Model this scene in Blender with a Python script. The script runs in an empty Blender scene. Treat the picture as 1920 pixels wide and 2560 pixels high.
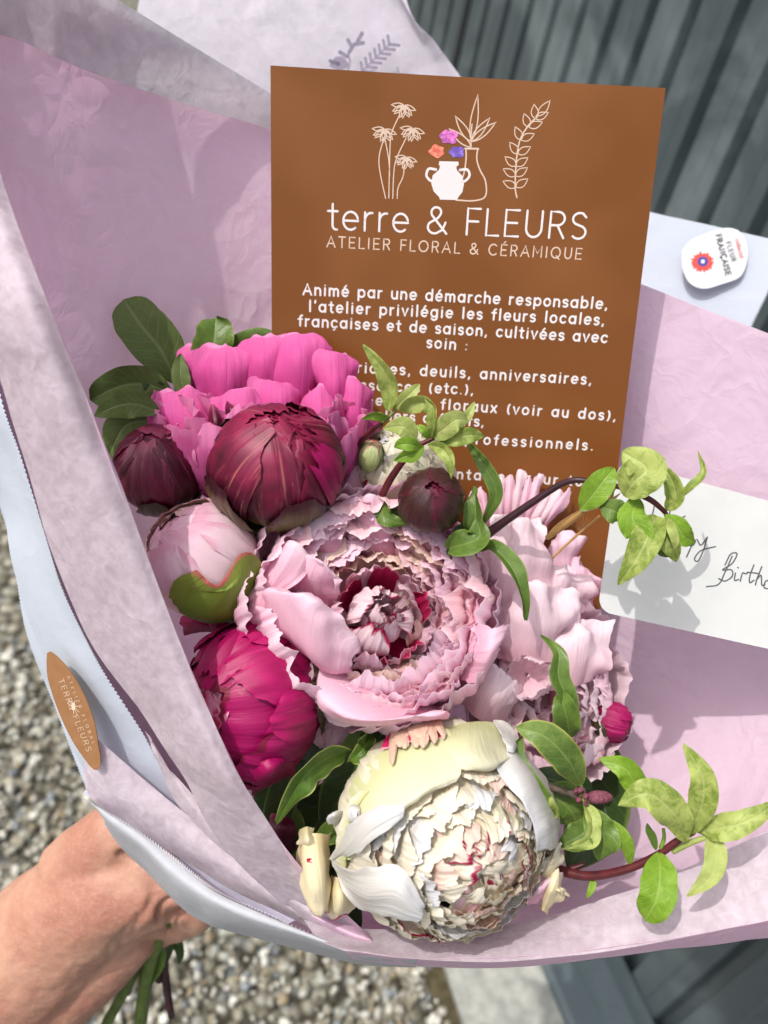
import bpy, math, random
import numpy as np
from mathutils import Vector, Matrix, noise
random.seed(7); RNG = np.random.default_rng(7)
scene = bpy.context.scene
COL = scene.collection
PI = math.pi

# ------------------------------------------------------------------ camera
F_PX = 1923.0
CAM = Vector((0.0, 0.0, 1.5))
up_cam = np.array([0.1876, 0.7639, 0.6177]); up_cam /= np.linalg.norm(up_cam)
wB = Vector((0.0, -math.sqrt(1 - up_cam[2]**2), up_cam[2]))
rz = up_cam[0]; ry = up_cam[2]*rz/(-wB.y); rx = math.sqrt(1 - rz*rz - ry*ry)
wR = Vector((rx, ry, rz)).normalized()
wU = wB.cross(wR).normalized()
wF = -wB
cam_data = bpy.data.cameras.new("camera")
cam_data.sensor_fit = 'VERTICAL'; cam_data.sensor_height = 7.6
cam_data.lens = F_PX/2560*7.6
cam_data.clip_start = 0.01; cam_data.clip_end = 400
cam_data.dof.use_dof = True; cam_data.dof.focus_distance = 0.325; cam_data.dof.aperture_fstop = 1.7
cam = bpy.data.objects.new("camera", cam_data); COL.objects.link(cam)
m3 = Matrix((wR, wU, wB)).transposed()
cam.matrix_world = Matrix.Translation(CAM) @ m3.to_4x4()
scene.camera = cam

def W(px, py, d):
    return CAM + wR*((px-960)/F_PX*d) - wU*((py-1280)/F_PX*d) + wF*d
def cdir(x, y, z):           # a direction given right / up / towards the viewer
    return (wR*x + wU*y + wB*z).normalized()

# ------------------------------------------------------------------ light
SUN = cdir(-0.34, 0.66, 0.74)
world = bpy.data.worlds.new("World"); scene.world = world; world.use_nodes = True
nt = world.node_tree; nt.nodes.clear()
sky = nt.nodes.new('ShaderNodeTexSky'); sky.sky_type = 'NISHITA'; sky.sun_disc = False
sky.sun_elevation = math.asin(SUN.z); sky.sun_rotation = math.atan2(SUN.x, SUN.y)
sky.air_density = 1.3; sky.dust_density = 4.5; sky.ozone_density = 0.8
bg = nt.nodes.new('ShaderNodeBackground'); bg.inputs[1].default_value = 0.15
wo = nt.nodes.new('ShaderNodeOutputWorld')
hs = nt.nodes.new('ShaderNodeHueSaturation'); hs.inputs['Saturation'].default_value = 0.5   # thin bright cloud whitens the blue
nt.links.new(sky.outputs[0], hs.inputs['Color']); nt.links.new(hs.outputs[0], bg.inputs[0]); nt.links.new(bg.outputs[0], wo.inputs[0])
sl = bpy.data.lights.new("sun", 'SUN'); sl.energy = 2.1; sl.angle = math.radians(0.6); sl.color = (1.0, 0.96, 0.9)
so = bpy.data.objects.new("sun", sl); COL.objects.link(so)
so.rotation_euler = SUN.to_track_quat('Z', 'Y').to_euler(); so.location = (0, 0, 5)
scene.view_settings.view_transform = 'Standard'; scene.view_settings.look = 'None'
scene.view_settings.exposure = 0.34; scene.view_settings.gamma = 1
scene.cycles.max_bounces = 8; scene.cycles.transparent_max_bounces = 12

# ------------------------------------------------------------------ helpers
def S(r, g, b):
    f = lambda c: (c/255/12.92) if c/255 <= 0.04045 else ((c/255+0.055)/1.055)**2.4
    return (f(r), f(g), f(b), 1.0)

def thing(name, label, cat, loc, group=None):
    o = bpy.data.objects.new(name, None); COL.objects.link(o)
    o.empty_display_size = 0.01
    o.location = loc; o['label'] = label; o['category'] = cat
    if group: o['group'] = group
    return o
def tag(o, label=None, cat=None, group=None, kind=None):
    for k, v in (('label', label), ('category', cat), ('group', group), ('kind', kind)):
        if v: o[k] = v
    return o
def origin(o):
    p = Vector((0, 0, 0))
    while o is not None:
        p += o.location; o = o.parent
    return p
def mesh_obj(name, verts, faces, mat, parent=None, uvs=None, smooth=True, loc=None, mats=None, midx=None):
    """verts are world positions; the object's own origin is the parent's origin (or loc)."""
    v = np.asarray(verts, dtype=np.float64).reshape(-1, 3)
    base = np.array(origin(parent)) if parent is not None else (np.array(loc) if loc is not None else v.mean(0))
    me = bpy.data.meshes.new(name)
    me.from_pydata((v-base).tolist(), [], faces)
    if smooth: me.polygons.foreach_set('use_smooth', [True]*len(me.polygons))
    for m in (mats or [mat]): me.materials.append(m)
    if midx is not None: me.polygons.foreach_set('material_index', midx)
    if uvs is not None:
        uvl = me.uv_layers.new(name='uv')
        li = np.empty(len(me.loops), dtype=np.int32); me.loops.foreach_get('vertex_index', li)
        uvl.data.foreach_set('uv', np.asarray(uvs, dtype=np.float32)[li].ravel())
    me.update()
    o = bpy.data.objects.new(name, me); COL.objects.link(o)
    if parent is not None: o.parent = parent
    else: o.location = base
    return o
def grid_faces(nu, nv, off=0):       # nu columns, nv rows of vertices
    f = []
    for j in range(nv-1):
        for i in range(nu-1):
            a = off + j*nu+i
            f.append((a, a+1, a+nu+1, a+nu))
    return f
def cr(P, n):
    """Catmull-Rom through rows of P (k,...) -> n samples"""
    P = np.asarray(P, float); k = len(P)
    if k == 2:
        t = np.linspace(0, 1, n); t = t.reshape((-1,)+(1,)*(P.ndim-1))
        return P[0]*(1-t)+P[1]*t
    E = np.concatenate([[2*P[0]-P[1]], P, [2*P[-1]-P[-2]]])
    t = np.linspace(0, k-1, n); i = np.minimum(t.astype(int), k-2); u = (t-i).reshape((-1,)+(1,)*(P.ndim-1))
    p0, p1, p2, p3 = E[i], E[i+1], E[i+2], E[i+3]
    return 0.5*((2*p1)+(-p0+p2)*u+(2*p0-5*p1+4*p2-p3)*u*u+(-p0+3*p1-3*p2+p3)*u**3)
def nz(p, s, seed=0.0):
    return noise.noise(Vector((p[0]*s+seed, p[1]*s+seed*1.7, p[2]*s-seed)))
def normals(G):
    du = np.gradient(G, axis=1); dv = np.gradient(G, axis=0)
    n = np.cross(du, dv); l = np.linalg.norm(n, axis=2, keepdims=True); l[l == 0] = 1
    return n/l
def sharp_rim(o, ring, k, nf):
    me = o.data; sm = np.ones(len(me.polygons), dtype=bool); sm[nf:] = False
    me.polygons.foreach_set('use_smooth', sm)
    at = me.attributes.new('sharp_edge', 'BOOLEAN', 'EDGE'); 
    ev = np.empty(len(me.edges)*2, dtype=np.int32); me.edges.foreach_get('vertices', ev); ev = np.sort(ev.reshape(-1, 2).astype(np.int64), axis=1)
    r = np.array(ring, dtype=np.int64); e = np.sort(np.stack([r, np.roll(r, -1)], 1), axis=1); e = np.concatenate([e, e+k])
    at.data.foreach_set('value', np.isin(ev[:, 0]*10**7+ev[:, 1], e[:, 0]*10**7+e[:, 1]))
def solid_grid(G, t, name, mat, parent=None, uvs=True, loc=None):
    """a sheet with a front, a back and closed edges, t thick"""
    nv, nu = G.shape[:2]; N = normals(G)
    A = (G+N*t/2).reshape(-1, 3); B = (G-N*t/2).reshape(-1, 3); k = len(A)
    f = grid_faces(nu, nv); f2 = [tuple(reversed([i+k for i in q])) for q in f]
    edge = []
    ring = [i for i in range(nu)] + [j*nu+nu-1 for j in range(1, nv)] + [(nv-1)*nu+i for i in range(nu-2, -1, -1)] + [j*nu for j in range(nv-2, 0, -1)]
    for a, b in zip(ring, ring[1:]+ring[:1]): edge.append((b, a, a+k, b+k))
    uu, vv = np.meshgrid(np.linspace(0, 1, nu), np.linspace(0, 1, nv)); uv = np.stack([uu, vv], -1).reshape(-1, 2)
    o = mesh_obj(name, np.concatenate([A, B]), f+f2+edge, mat, parent, np.concatenate([uv, uv]), loc=loc)
    sharp_rim(o, ring, k, len(f)*2); return o
def sheet(name, rows, nu, nv, mat, parent=None, crease=0.0, scale=25, seed=1.0, wave=0.0, teeth=None, t=0.00015, keep=()):
    """paper from a grid of control points (px, py, depth)"""
    C = np.array([[tuple(W(*p)) for p in r] for r in rows])
    G = cr(C, nv); G = np.swapaxes(cr(np.swapaxes(G, 0, 1), nu), 0, 1)
    N = normals(G)
    for j in range(nv):
        for i in range(nu):
            p = G[j, i]; h = 0
            if crease:
                a = abs(nz(p, scale, seed)); b = abs(nz(p, scale*0.45, seed+9)); c = nz(p, scale*2.6, seed+4)
                h += crease*(0.5-a*1.6) + crease*2.0*(0.4-b*1.4) + crease*0.12*c
            if wave: h += wave*nz(p, scale*0.3, seed+20)
            G[j, i] += N[j, i]*h
    if teeth:
        for side, amp in teeth:
            if side == 'r': idx = (slice(None), -1); inn = (slice(None), -2)
            elif side == 'l': idx = (slice(None), 0); inn = (slice(None), 1)
            elif side == 't': idx = (0, slice(None)); inn = (1, slice(None))
            else: idx = (-1, slice(None)); inn = (-2, slice(None))
            e = G[idx].copy(); q = G[inn].copy(); d = e-q; d /= np.linalg.norm(d, axis=1, keepdims=True)
            k = (np.arange(len(e)) % 2).reshape(-1, 1)
            G[inn] = e-d*amp*1.0; G[idx] = e-d*amp*k*0.95
    o = solid_grid(G, t, name, mat, parent)
    return o
def tube(path, radii, n=8, name='stem', mat=None, parent=None, cap=True, loc=None, bump=0.0):
    P = np.array([tuple(p) for p in path]); k = max(8, len(P)*5)
    R = cr(np.array(radii, float).reshape(-1, 1), k)[:, 0]; P = cr(P, k)
    T = np.gradient(P, axis=0); T /= np.linalg.norm(T, axis=1, keepdims=True)
    a = np.array(wB); V = []
    for i in range(k):
        x = np.cross(T[i], a); x /= max(1e-9, np.linalg.norm(x)); y = np.cross(T[i], x)
        for j in range(n):
            w = 2*PI*j/n; r = R[i]*(1+bump*nz(P[i]*1, 300, j*.3))
            V.append(P[i]+(x*math.cos(w)+y*math.sin(w))*r)
    f = [(i*n+j, i*n+(j+1) % n, (i+1)*n+(j+1) % n, (i+1)*n+j) for i in range(k-1) for j in range(n)]
    f.append(tuple(range(n-1, -1, -1))); f.append(tuple((k-1)*n+j for j in range(n)))
    return mesh_obj(name, V, f, mat, parent, loc=loc)
def box(name, org, ax, ay, az, mat, parent=None, smooth=False):
    """box spanned from a corner by three vectors"""
    V = [org + ax*i + ay*j + az*k for k in (0, 1) for j in (0, 1) for i in (0, 1)]
    f = [(0, 2, 3, 1), (4, 5, 7, 6), (0, 1, 5, 4), (2, 6, 7, 3), (0, 4, 6, 2), (1, 3, 7, 5)]
    return mesh_obj(name, [tuple(v) for v in V], f, mat, parent, smooth=smooth)

# ------------------------------------------------------------------ materials
class NT:
    def __init__(s, name):
        s.m = bpy.data.materials.new(name); s.m.use_nodes = True; s.t = s.m.node_tree; s.t.nodes.clear()
        s.out = s.t.nodes.new('ShaderNodeOutputMaterial')
    def n(s, typ, **kw):
        nd = s.t.nodes.new(typ)
        for k, v in kw.items():
            if k[0] == '_': setattr(nd, k[1:], v)
            else:
                key = k.replace('__', ' ') if not k.startswith('i') or not k[1:].isdigit() else int(k[1:])
                if hasattr(v, 'is_output'): s.t.links.new(v, nd.inputs[key])
                else: nd.inputs[key].default_value = v
        return nd
    def ramp(s, fac, stops, mode='LINEAR'):
        r = s.t.nodes.new('ShaderNodeValToRGB'); s.t.links.new(fac, r.inputs[0]); e = r.color_ramp.elements; r.color_ramp.interpolation = mode
        while len(e) < len(stops): e.new(0.5)
        for x, (p, c) in zip(e, stops): x.position = p; x.color = c if len(c) == 4 else (*c, 1)
        return r.outputs[0]
    def mix(s, a, b, f, mode='MIX'):
        m = s.t.nodes.new('ShaderNodeMix'); m.data_type = 'RGBA'; m.blend_type = mode
        for k, v in ((0, f), (6, a), (7, b)):
            if hasattr(v, 'is_output'): s.t.links.new(v, m.inputs[k])
            else: m.inputs[k].default_value = v
        return m.outputs[2]
    def math(s, op, a, b=0.0, c=0.0, clamp=False):
        m = s.t.nodes.new('ShaderNodeMath'); m.operation = op; m.use_clamp = clamp
        for k, v in enumerate((a, b, c)):
            if hasattr(v, 'is_output'): s.t.links.new(v, m.inputs[k])
            else: m.inputs[k].default_value = v
        return m.outputs[0]
    def noise(s, vec, scale, detail=4, rough=0.55, dist=0.0):
        return s.n('ShaderNodeTexNoise', Vector=vec, Scale=scale, Detail=detail, Roughness=rough, Distortion=dist).outputs[0]
    def gloss_trans(s, col, rough, trans, tcol=None, bump=None, bs=0.3, bd=0.0005, spec=0.35, transp=0.0, sheen=0.0):
        kw = {}
        if bump is not None:
            b = s.n('ShaderNodeBump', Strength=bs, Distance=bd, Height=bump); kw['Normal'] = b.outputs[0]
        p = s.n('ShaderNodeBsdfPrincipled', Roughness=rough, **kw)
        for k, v in (('Base Color', col), ('Specular IOR Level', spec), ('Sheen Weight', sheen)):
            if hasattr(v, 'is_output'): s.t.links.new(v, p.inputs[k])
            else: p.inputs[k].default_value = v
        sh = p.outputs[0]
        if trans:
            t = s.n('ShaderNodeBsdfTranslucent', Color=tcol if tcol is not None else col, **kw)
            mx = s.n('ShaderNodeMixShader', i0=trans, i1=sh, i2=t.outputs[0]); sh = mx.outputs[0]
        if transp is not None and (hasattr(transp, 'is_output') or transp > 0):
            t = s.n('ShaderNodeBsdfTransparent'); mx = s.n('ShaderNodeMixShader', i0=transp, i1=sh, i2=t.outputs[0]); sh = mx.outputs[0]
        s.t.links.new(sh, s.out.inputs[0]); return s.m
    def objco(s): return s.n('ShaderNodeTexCoord').outputs['Object']
    def uv(s): return s.n('ShaderNodeTexCoord').outputs['UV']

def paper_mat(name, c1, c2, trans=0.35, mottle=1.0, transp=0.0, scale=220, rough=0.7, sheen=0.0, crumple=1.0):
    s = NT(name); co = s.objco()
    a = s.noise(co, scale, 5, 0.65, 0.6); b = s.noise(co, scale*0.25, 3, 0.5, 0.3)
    f = s.math('ADD', s.math('MULTIPLY', a, 0.65), s.math('MULTIPLY', b, 0.35))
    f = s.ramp(f, [(0.5-0.16/mottle, (0, 0, 0)), (0.5+0.14/mottle, (1, 1, 1))])
    col = s.mix(c1, c2, f)
    cr1 = s.math('ABSOLUTE', s.math('SUBTRACT', s.noise(co, 24, 2, 0.5, 0.6), 0.5)); cr2 = s.math('ABSOLUTE', s.math('SUBTRACT', s.noise(co, 62, 3, 0.5, 0.8), 0.5))
    crum = s.math('ADD', s.math('MULTIPLY', cr1, -22.0*crumple), s.math('MULTIPLY', cr2, -7.0*crumple))
    fib = s.noise(s.n('ShaderNodeMapping', Vector=co, Scale=(300, 900, 500)).outputs[0], 1.0, 3)
    col = s.mix(col, c1, s.math('MULTIPLY', s.ramp(fib, [(0.5, (0, 0, 0)), (0.75, (1, 1, 1))]), 0.2))
    bmp = s.math('ADD', crum, s.math('ADD', s.math('MULTIPLY', a, 0.7), s.math('MULTIPLY', fib, 0.3)))
    return s.gloss_trans(col, rough, trans, None, bmp, 0.3, 0.0006, 0.25, transp)

def petal_mat(name, base, mid, tip, edge=None, streak=0.35, trans=0.3, rough=0.5, blotch=None, blotch_amt=0.5, spec=0.3, tex=1.0, edge_w=0.06):
    """colour runs from the petal's base (v=0) to its tip (v=1); fine veins along v"""
    s = NT(name); uv = s.uv(); sep = s.n('ShaderNodeSeparateXYZ', Vector=uv); u, v = sep.outputs[0], sep.outputs[1]
    co = s.objco(); n1 = s.noise(co, 60, 3)
    vv = s.math('ADD', v, s.math('MULTIPLY', s.math('SUBTRACT', n1, 0.5), 0.35))
    col = s.ramp(vv, [(0.0, base), (0.5, mid), (0.97, tip)])
    st = s.noise(s.n('ShaderNodeMapping', Vector=uv, Scale=(46*tex, 2.2, 1)).outputs[0], 1.0, 4, 0.6, 0.4)
    sf = s.ramp(st, [(0.35, (0, 0, 0)), (0.7, (1, 1, 1))])
    dark = s.mix(col, base, 0.6)
    col = s.mix(col, dark, s.math('MULTIPLY', sf, streak))
    if blotch is not None:
        bn = s.noise(co, 90, 3, 0.6, 1.2); bf = s.ramp(bn, [(0.62-0.25*blotch_amt, (0, 0, 0)), (0.67-0.25*blotch_amt, (1, 1, 1))])
        rim = s.ramp(v, [(0.72, (0, 0, 0)), (0.9, (1, 1, 1))])
        col = s.mix(col, blotch, s.math('MULTIPLY', bf, rim))
    if edge is not None:
        e = s.ramp(vv, [(1.0-edge_w*2.2, (0, 0, 0)), (1.0-edge_w*0.5, (1, 1, 1))])
        col = s.mix(col, edge, e)
    n2 = s.noise(co, 500, 2)
    st2 = s.noise(s.n('ShaderNodeMapping', Vector=uv, Scale=(14*tex, 1.6, 1)).outputs[0], 1.0, 3, 0.5, 0.8)
    h = s.math('ADD', s.math('ADD', s.math('MULTIPLY', st, 0.6), s.math('MULTIPLY', st2, 1.3)), s.math('MULTIPLY', n2, 0.25))
    gm_ = s.n('ShaderNodeGamma', Color=col, Gamma=1.25).outputs[0]
    return s.gloss_trans(col, rough, trans, gm_, h, 0.45, 0.0008, spec, 0.0, 0.0)

def leaf_mat(name, dark, light, vein, edge=None, trans=0.35, rough=0.42, mott=0.6, spec=0.4):
    s = NT(name); uv = s.uv(); sep = s.n('ShaderNodeSeparateXYZ', Vector=uv); u, v = sep.outputs[0], sep.outputs[1]
    co = s.objco(); n1 = s.noise(co, 260, 4, 0.6, 0.8); n0 = s.noise(co, 45, 2)
    f = s.ramp(s.math('ADD', s.math('MULTIPLY', n1, 0.6), s.math('MULTIPLY', n0, 0.4)), [(0.5-0.12/mott, (0, 0, 0)), (0.5+0.12/mott, (1, 1, 1))])
    col = s.mix(dark, light, f)
    au = s.math('ABSOLUTE', s.math('SUBTRACT', s.math('MULTIPLY', u, 2.0), 1.0))
    # side veins: lines of constant v - 0.35*|u|, bent by noise
    ph = s.math('ADD', s.math('MULTIPLY', s.math('SUBTRACT', v, s.math('MULTIPLY', au, 0.22)), 9.0), s.math('MULTIPLY', n0, 1.6))
    fr = s.math('ABSOLUTE', s.math('SUBTRACT', s.math('FRACT', ph), 0.5))
    vn = s.ramp(fr, [(0.0, (0.55, 0.55, 0.55)), (0.09, (0, 0, 0))])
    mid = s.ramp(au, [(0.0, (1, 1, 1)), (0.05, (0.6, 0.6, 0.6)), (0.1, (0, 0, 0))])
    vf = s.math('MAXIMUM', vn, mid)
    col = s.mix(col, vein, s.math('MULTIPLY', vf, 0.7))
    if edge is not None:
        e = s.ramp(au, [(0.86, (0, 0, 0)), (0.97, (1, 1, 1))]); col = s.mix(col, edge, s.math('MULTIPLY', e, 0.8))
    h = s.math('SUBTRACT', s.math('MULTIPLY', n1, 0.35), s.math('MULTIPLY', vf, 0.8))
    return s.gloss_trans(col, rough, trans, None, h, 0.5, 0.0005, spec)

def plain(name, col, rough=0.5, trans=0.0, spec=0.4, metal=0.0, noise_amt=0.0, c2=None, scale=100, bs=0.0, bd=0.001):
    s = NT(name); co = s.objco(); n = s.noise(co, scale, 5, 0.6)
    c = s.mix(col, c2 if c2 is not None else col, s.ramp(n, [(0.35, (0, 0, 0)), (0.65, (1, 1, 1))]))
    m = s.gloss_trans(c, rough, trans, None, n if bs else None, bs, bd, spec)
    for nd in s.t.nodes:
        if nd.type == 'BSDF_PRINCIPLED': nd.inputs['Metallic'].default_value = metal
    return m
# ------------------------------------------------------------------ setting: gravel, kerb, wall
dn = Vector((0, 0, -1))
_u = wR*(-792) - wU*(-1750) + wF*1923
uW = Vector((_u.x, _u.y, 0)).normalized()                      # along the wall, away from us
nW = Vector((uW.y, -uW.x, 0))                                  # will point from the camera side into the wall
if (W(1500, 2400, 1.4)-CAM).dot(nW) < 0: nW = -nW
def G3(a, n, z): return Vector((0, 0, z)) + uW*a + nW*n
gmat = NT('gravel_ground'); co = gmat.objco()
vo = gmat.n('ShaderNodeTexVoronoi', Vector=co, Scale=42.0)
sepc = gmat.n('ShaderNodeSeparateColor', Color=vo.outputs['Color'])
gc = gmat.ramp(sepc.outputs[0], [(0, S(96, 92, 80)), (0.35, S(150, 146, 130)), (0.7, S(178, 172, 155)), (1, S(112, 118, 122))])
gc = gmat.mix(gc, S(60, 56, 46), gmat.ramp(vo.outputs['Distance'], [(0.3, (0, 0, 0)), (0.75, (1, 1, 1))]))
gm = gmat.gloss_trans(gc, 0.85, 0, None, gmat.math('SUBTRACT', 1.0, vo.outputs['Distance']), 0.8, 0.02, 0.2)
V = [tuple(G3(a, n, -0.012)) for a, n in ((-25, -40), (30, -40), (30, 0.95), (-25, 0.95))]
g = mesh_obj('ground', V, [(0, 1, 2, 3)], gm, loc=(0, 0, 0), smooth=False); tag(g, kind='structure')

def gravel():
    s = NT('pebble'); ri = s.n('ShaderNodeNewGeometry').outputs['Random Per Island']
    c = s.ramp(ri, [(0.0, S(150, 146, 130)), (0.16, S(180, 177, 164)), (0.3, S(146, 141, 124)), (0.45, S(198, 196, 186)), (0.58, S(132, 138, 142)), (0.68, S(168, 170, 160)), (0.8, S(222, 220, 208)), (0.92, S(150, 136, 110))], 'CONSTANT')
    nn = s.noise(s.objco(), 160, 4); c = s.mix(c, S(110, 104, 90), s.math('MULTIPLY', s.ramp(nn, [(0.45, (0, 0, 0)), (0.8, (1, 1, 1))]), 0.55))
    m = s.gloss_trans(c, 0.75, 0, None, nn, 0.4, 0.004, 0.3)
    t = (1+5**.5)/2
    ico = np.array([(-1, t, 0), (1, t, 0), (-1, -t, 0), (1, -t, 0), (0, -1, t), (0, 1, t), (0, -1, -t), (0, 1, -t), (t, 0, -1), (t, 0, 1), (-t, 0, -1), (-t, 0, 1)])/1.9
    fc = np.array([(0, 11, 5), (0, 5, 1), (0, 1, 7), (0, 7, 10), (0, 10, 11), (1, 5, 9), (5, 11, 4), (11, 10, 2), (10, 7, 6), (7, 1, 8), (3, 9, 4), (3, 4, 2), (3, 2, 6), (3, 6, 8), (3, 8, 9), (4, 9, 5), (2, 4, 11), (6, 2, 10), (8, 6, 7), (9, 8, 1)])
    # one subdivision, so that a stone reads round
    vs = [tuple(v) for v in ico]; cache = {}; f2 = []
    def mid(a, b):
        k = (min(a, b), max(a, b))
        if k not in cache:
            p = (np.array(vs[a])+np.array(vs[b]))/2; p = p/np.linalg.norm(p)*1.0; cache[k] = len(vs); vs.append(tuple(p))
        return cache[k]
    for a, b, c_ in fc:
        x, y, z = mid(a, b), mid(b, c_), mid(c_, a); f2 += [(a, x, z), (b, y, x), (c_, z, y), (x, y, z)]
    bv = np.array(vs); bf = np.array(f2)
    n = 23000
    a = RNG.uniform(-1.5, 1.35, n); w = RNG.uniform(-1.2, 0.53, n)
    big = RNG.uniform(0, 1, n) < 0.33
    r = np.where(big, RNG.uniform(0.0065, 0.0115, n), RNG.uniform(0.0035, 0.0065, n))
    cx = np.array(uW)[None]*a[:, None] + np.array(nW)[None]*w[:, None]
    cx[:, 2] = RNG.uniform(-0.008, 0.004, n) - r*0.2
    A = RNG.normal(size=(n, 3, 3)); Q = np.linalg.qr(A)[0]
    sc = np.stack([r*RNG.uniform(.9, 1.35, n), r*RNG.uniform(.7, 1.0, n), r*RNG.uniform(.5, .8, n)], 1)
    jit = RNG.normal(1, 0.15, size=(n, len(bv), 1))
    VV = (bv[None]*jit*sc[:, None, :]) @ Q + cx[:, None, :]
    FF = bf[None] + (np.arange(n)*len(bv))[:, None, None]
    VV = VV.reshape(-1, 3); FF = FF.reshape(-1, 3)
    me = bpy.data.meshes.new('gravel'); me.vertices.add(len(VV)); me.vertices.foreach_set('co', VV.ravel())
    me.loops.add(FF.size); me.loops.foreach_set('vertex_index', FF.ravel().astype(np.int32))
    me.polygons.add(len(FF)); me.polygons.foreach_set('loop_start', np.arange(0, FF.size, 3, dtype=np.int32))
    me.polygons.foreach_set('use_smooth', np.ones(len(FF), dtype=bool))
    me.update(calc_edges=True); me.validate(); me.materials.append(m)
    o = bpy.data.objects.new('gravel', me); COL.objects.link(o)
    tag(o, kind='stuff', label='loose pale grey and buff gravel covering the ground', cat='gravel')
gravel()

kmat = plain('kerb_concrete', S(176, 176, 168), 0.85, spec=0.2, c2=S(140, 142, 136), scale=38, bs=0.35, bd=0.003)
kb = thing('concrete_kerb', 'pale concrete kerb strip between the gravel and the grey metal wall', 'kerb', G3(0.5, 0.645, 0))
for i in range(8):
    a0 = -1.6 + i*0.9
    box('slab', G3(a0+0.003, 0.553, -0.05), uW*0.894, nW*0.182, Vector((0, 0, 0.055+0.001*(i % 2))), kmat, kb)
# dark brown mottled strip where gravel meets the kerb
dmat = plain('dark_brown_strip', S(70, 64, 48), 0.95, spec=0.1, c2=S(96, 88, 66), scale=60, bs=0.5, bd=0.006)
o = box('gravel_edge_strip', G3(-1.6, 0.515, -0.02), uW*7.2, nW*0.036, Vector((0, 0, 0.018)), dmat); tag(o, kind='structure')

def wall_mat(name, base, rough):
    s = NT(name); co = s.objco()
    n1 = s.noise(co, 3.2, 4, 0.6, 0.8); n2 = s.noise(co, 30, 5, 0.7)
    c = s.mix(base, S(116, 128, 130), s.math('MULTIPLY', s.ramp(n1, [(0.46, (0, 0, 0)), (0.64, (1, 1, 1))]), 0.6))  # paler cloudy blotches in the colour stand in for blurred reflections
    c = s.mix(c, S(52, 62, 66), s.math('MULTIPLY', s.ramp(n2, [(0.5, (0, 0, 0)), (0.75, (1, 1, 1))]), 0.25))
    return s.gloss_trans(c, rough, 0, None, n1, 0.1, 0.01, 0.5)
wm = wall_mat('painted_metal', S(66, 76, 80), 0.3)
wl = thing('metal_clad_wall', 'dark grey wall of ribbed vertical metal cladding behind the bouquet', 'wall', G3(1.0, 0.84, 0))
wd = plain('joint_black', S(14, 18, 20), 0.6)
pitch = 0.1025
for i in range(46):
    a = 1.024 - 0.101*14 + i*pitch*0.985; gw = 0.017
    # a panel: flat pan with one return fold on each side; the groove behind is recessed
    P = [(a+gw, 0.862), (a+gw+0.006, 0.842), (a+0.047, 0.8405), (a+0.05, 0.8385), (a+0.053, 0.8405), (a+pitch*0.985-0.006, 0.842), (a+pitch*0.985, 0.862), (a+pitch*0.985+gw, 0.862)]
    Vv = [tuple(G3(x, n, 0.035)) for x, n in P] + [tuple(G3(x, n, 3.2)) for x, n in P]
    k = len(P); f = [(j, j+1, k+j+1, k+j) for j in range(k-1)]
    mesh_obj('panel', Vv, f, wm, wl, smooth=False)
    if i == 24 - 1:
        box('joint', G3(a+gw*0.0-0.006, 0.838, 0.035), uW*0.028, nW*0.02, Vector((0, 0, 3.16)), wd, wl)
box('backing', G3(-0.5, 0.870, 0.0), uW*5.2, nW*0.1, Vector((0, 0, 3.2)), wd, wl)
fm = wall_mat('flashing_metal', S(84, 96, 100), 0.3)
Pf = [(0.735, 0.0), (0.735, 0.022), (0.742, 0.030), (0.790, 0.036), (0.796, 0.052), (0.806, 0.054), (0.835, 0.060), (0.8385, 0.115)]
Vv = [tuple(G3(-0.6, n, z)) for n, z in Pf] + [tuple(G3(4.4, n, z)) for n, z in Pf]; k = len(Pf)
mesh_obj('base_flashing', Vv, [(j, j+1, k+j+1, k+j) for j in range(k-1)], fm, wl, smooth=False)
# ------------------------------------------------------------------ papers of the bouquet wrap
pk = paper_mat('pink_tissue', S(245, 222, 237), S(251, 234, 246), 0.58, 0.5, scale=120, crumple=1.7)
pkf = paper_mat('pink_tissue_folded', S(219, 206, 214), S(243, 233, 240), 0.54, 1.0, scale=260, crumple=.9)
gl = paper_mat('glassine_tissue', S(214, 214, 216), S(240, 238, 240), 0.6, 0.9, 0.22, scale=150, crumple=1.6)
glt = paper_mat('lilac_tissue', S(216, 212, 220), S(238, 232, 242), 0.5, 0.8, 0.12, scale=130, crumple=.7)
wp = paper_mat('white_wrapping_paper', S(204, 212, 224), S(212, 219, 230), 0.25, 0.4, scale=90, crumple=.35)

# left inner sheet of pink tissue (goes from the viewer, at the left, to behind the postcard)
r = thing('tissue_sheet', 'large pink tissue sheet lining the left of the bouquet beside the brown postcard', 'tissue paper', W(300, 900, .42))
sheet('sheet', [[(-260, -290, .27), (60, -120, .30), (350, 45, .355), (700, 262, .40), (1100, 470, .42), (1500, 640, .44)],
                [(-260, 100, .27), (60, 200, .315), (360, 300, .37), (700, 480, .41), (1100, 700, .43), (1500, 850, .445)],
                [(-120, 600, .295), (100, 650, .335), (380, 720, .39), (700, 850, .43), (1100, 950, .445), (1480, 1050, .455)],
                [(70, 1100, .335), (220, 1100, .37), (420, 1150, .41), (700, 1250, .45), (1100, 1300, .465), (1400, 1300, .47)],
                [(300, 1650, .365), (400, 1600, .39), (480, 1600, .43), (720, 1650, .47), (1000, 1650, .48), (1300, 1600, .48)],
                [(540, 2050, .385), (600, 2020, .41), (680, 2000, .44), (790, 1990, .47), (950, 1990, .48), (1150, 1950, .48)]],
      130, 150, pk, r, crease=0.0022, scale=13, seed=3.1, wave=0.004)
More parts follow.
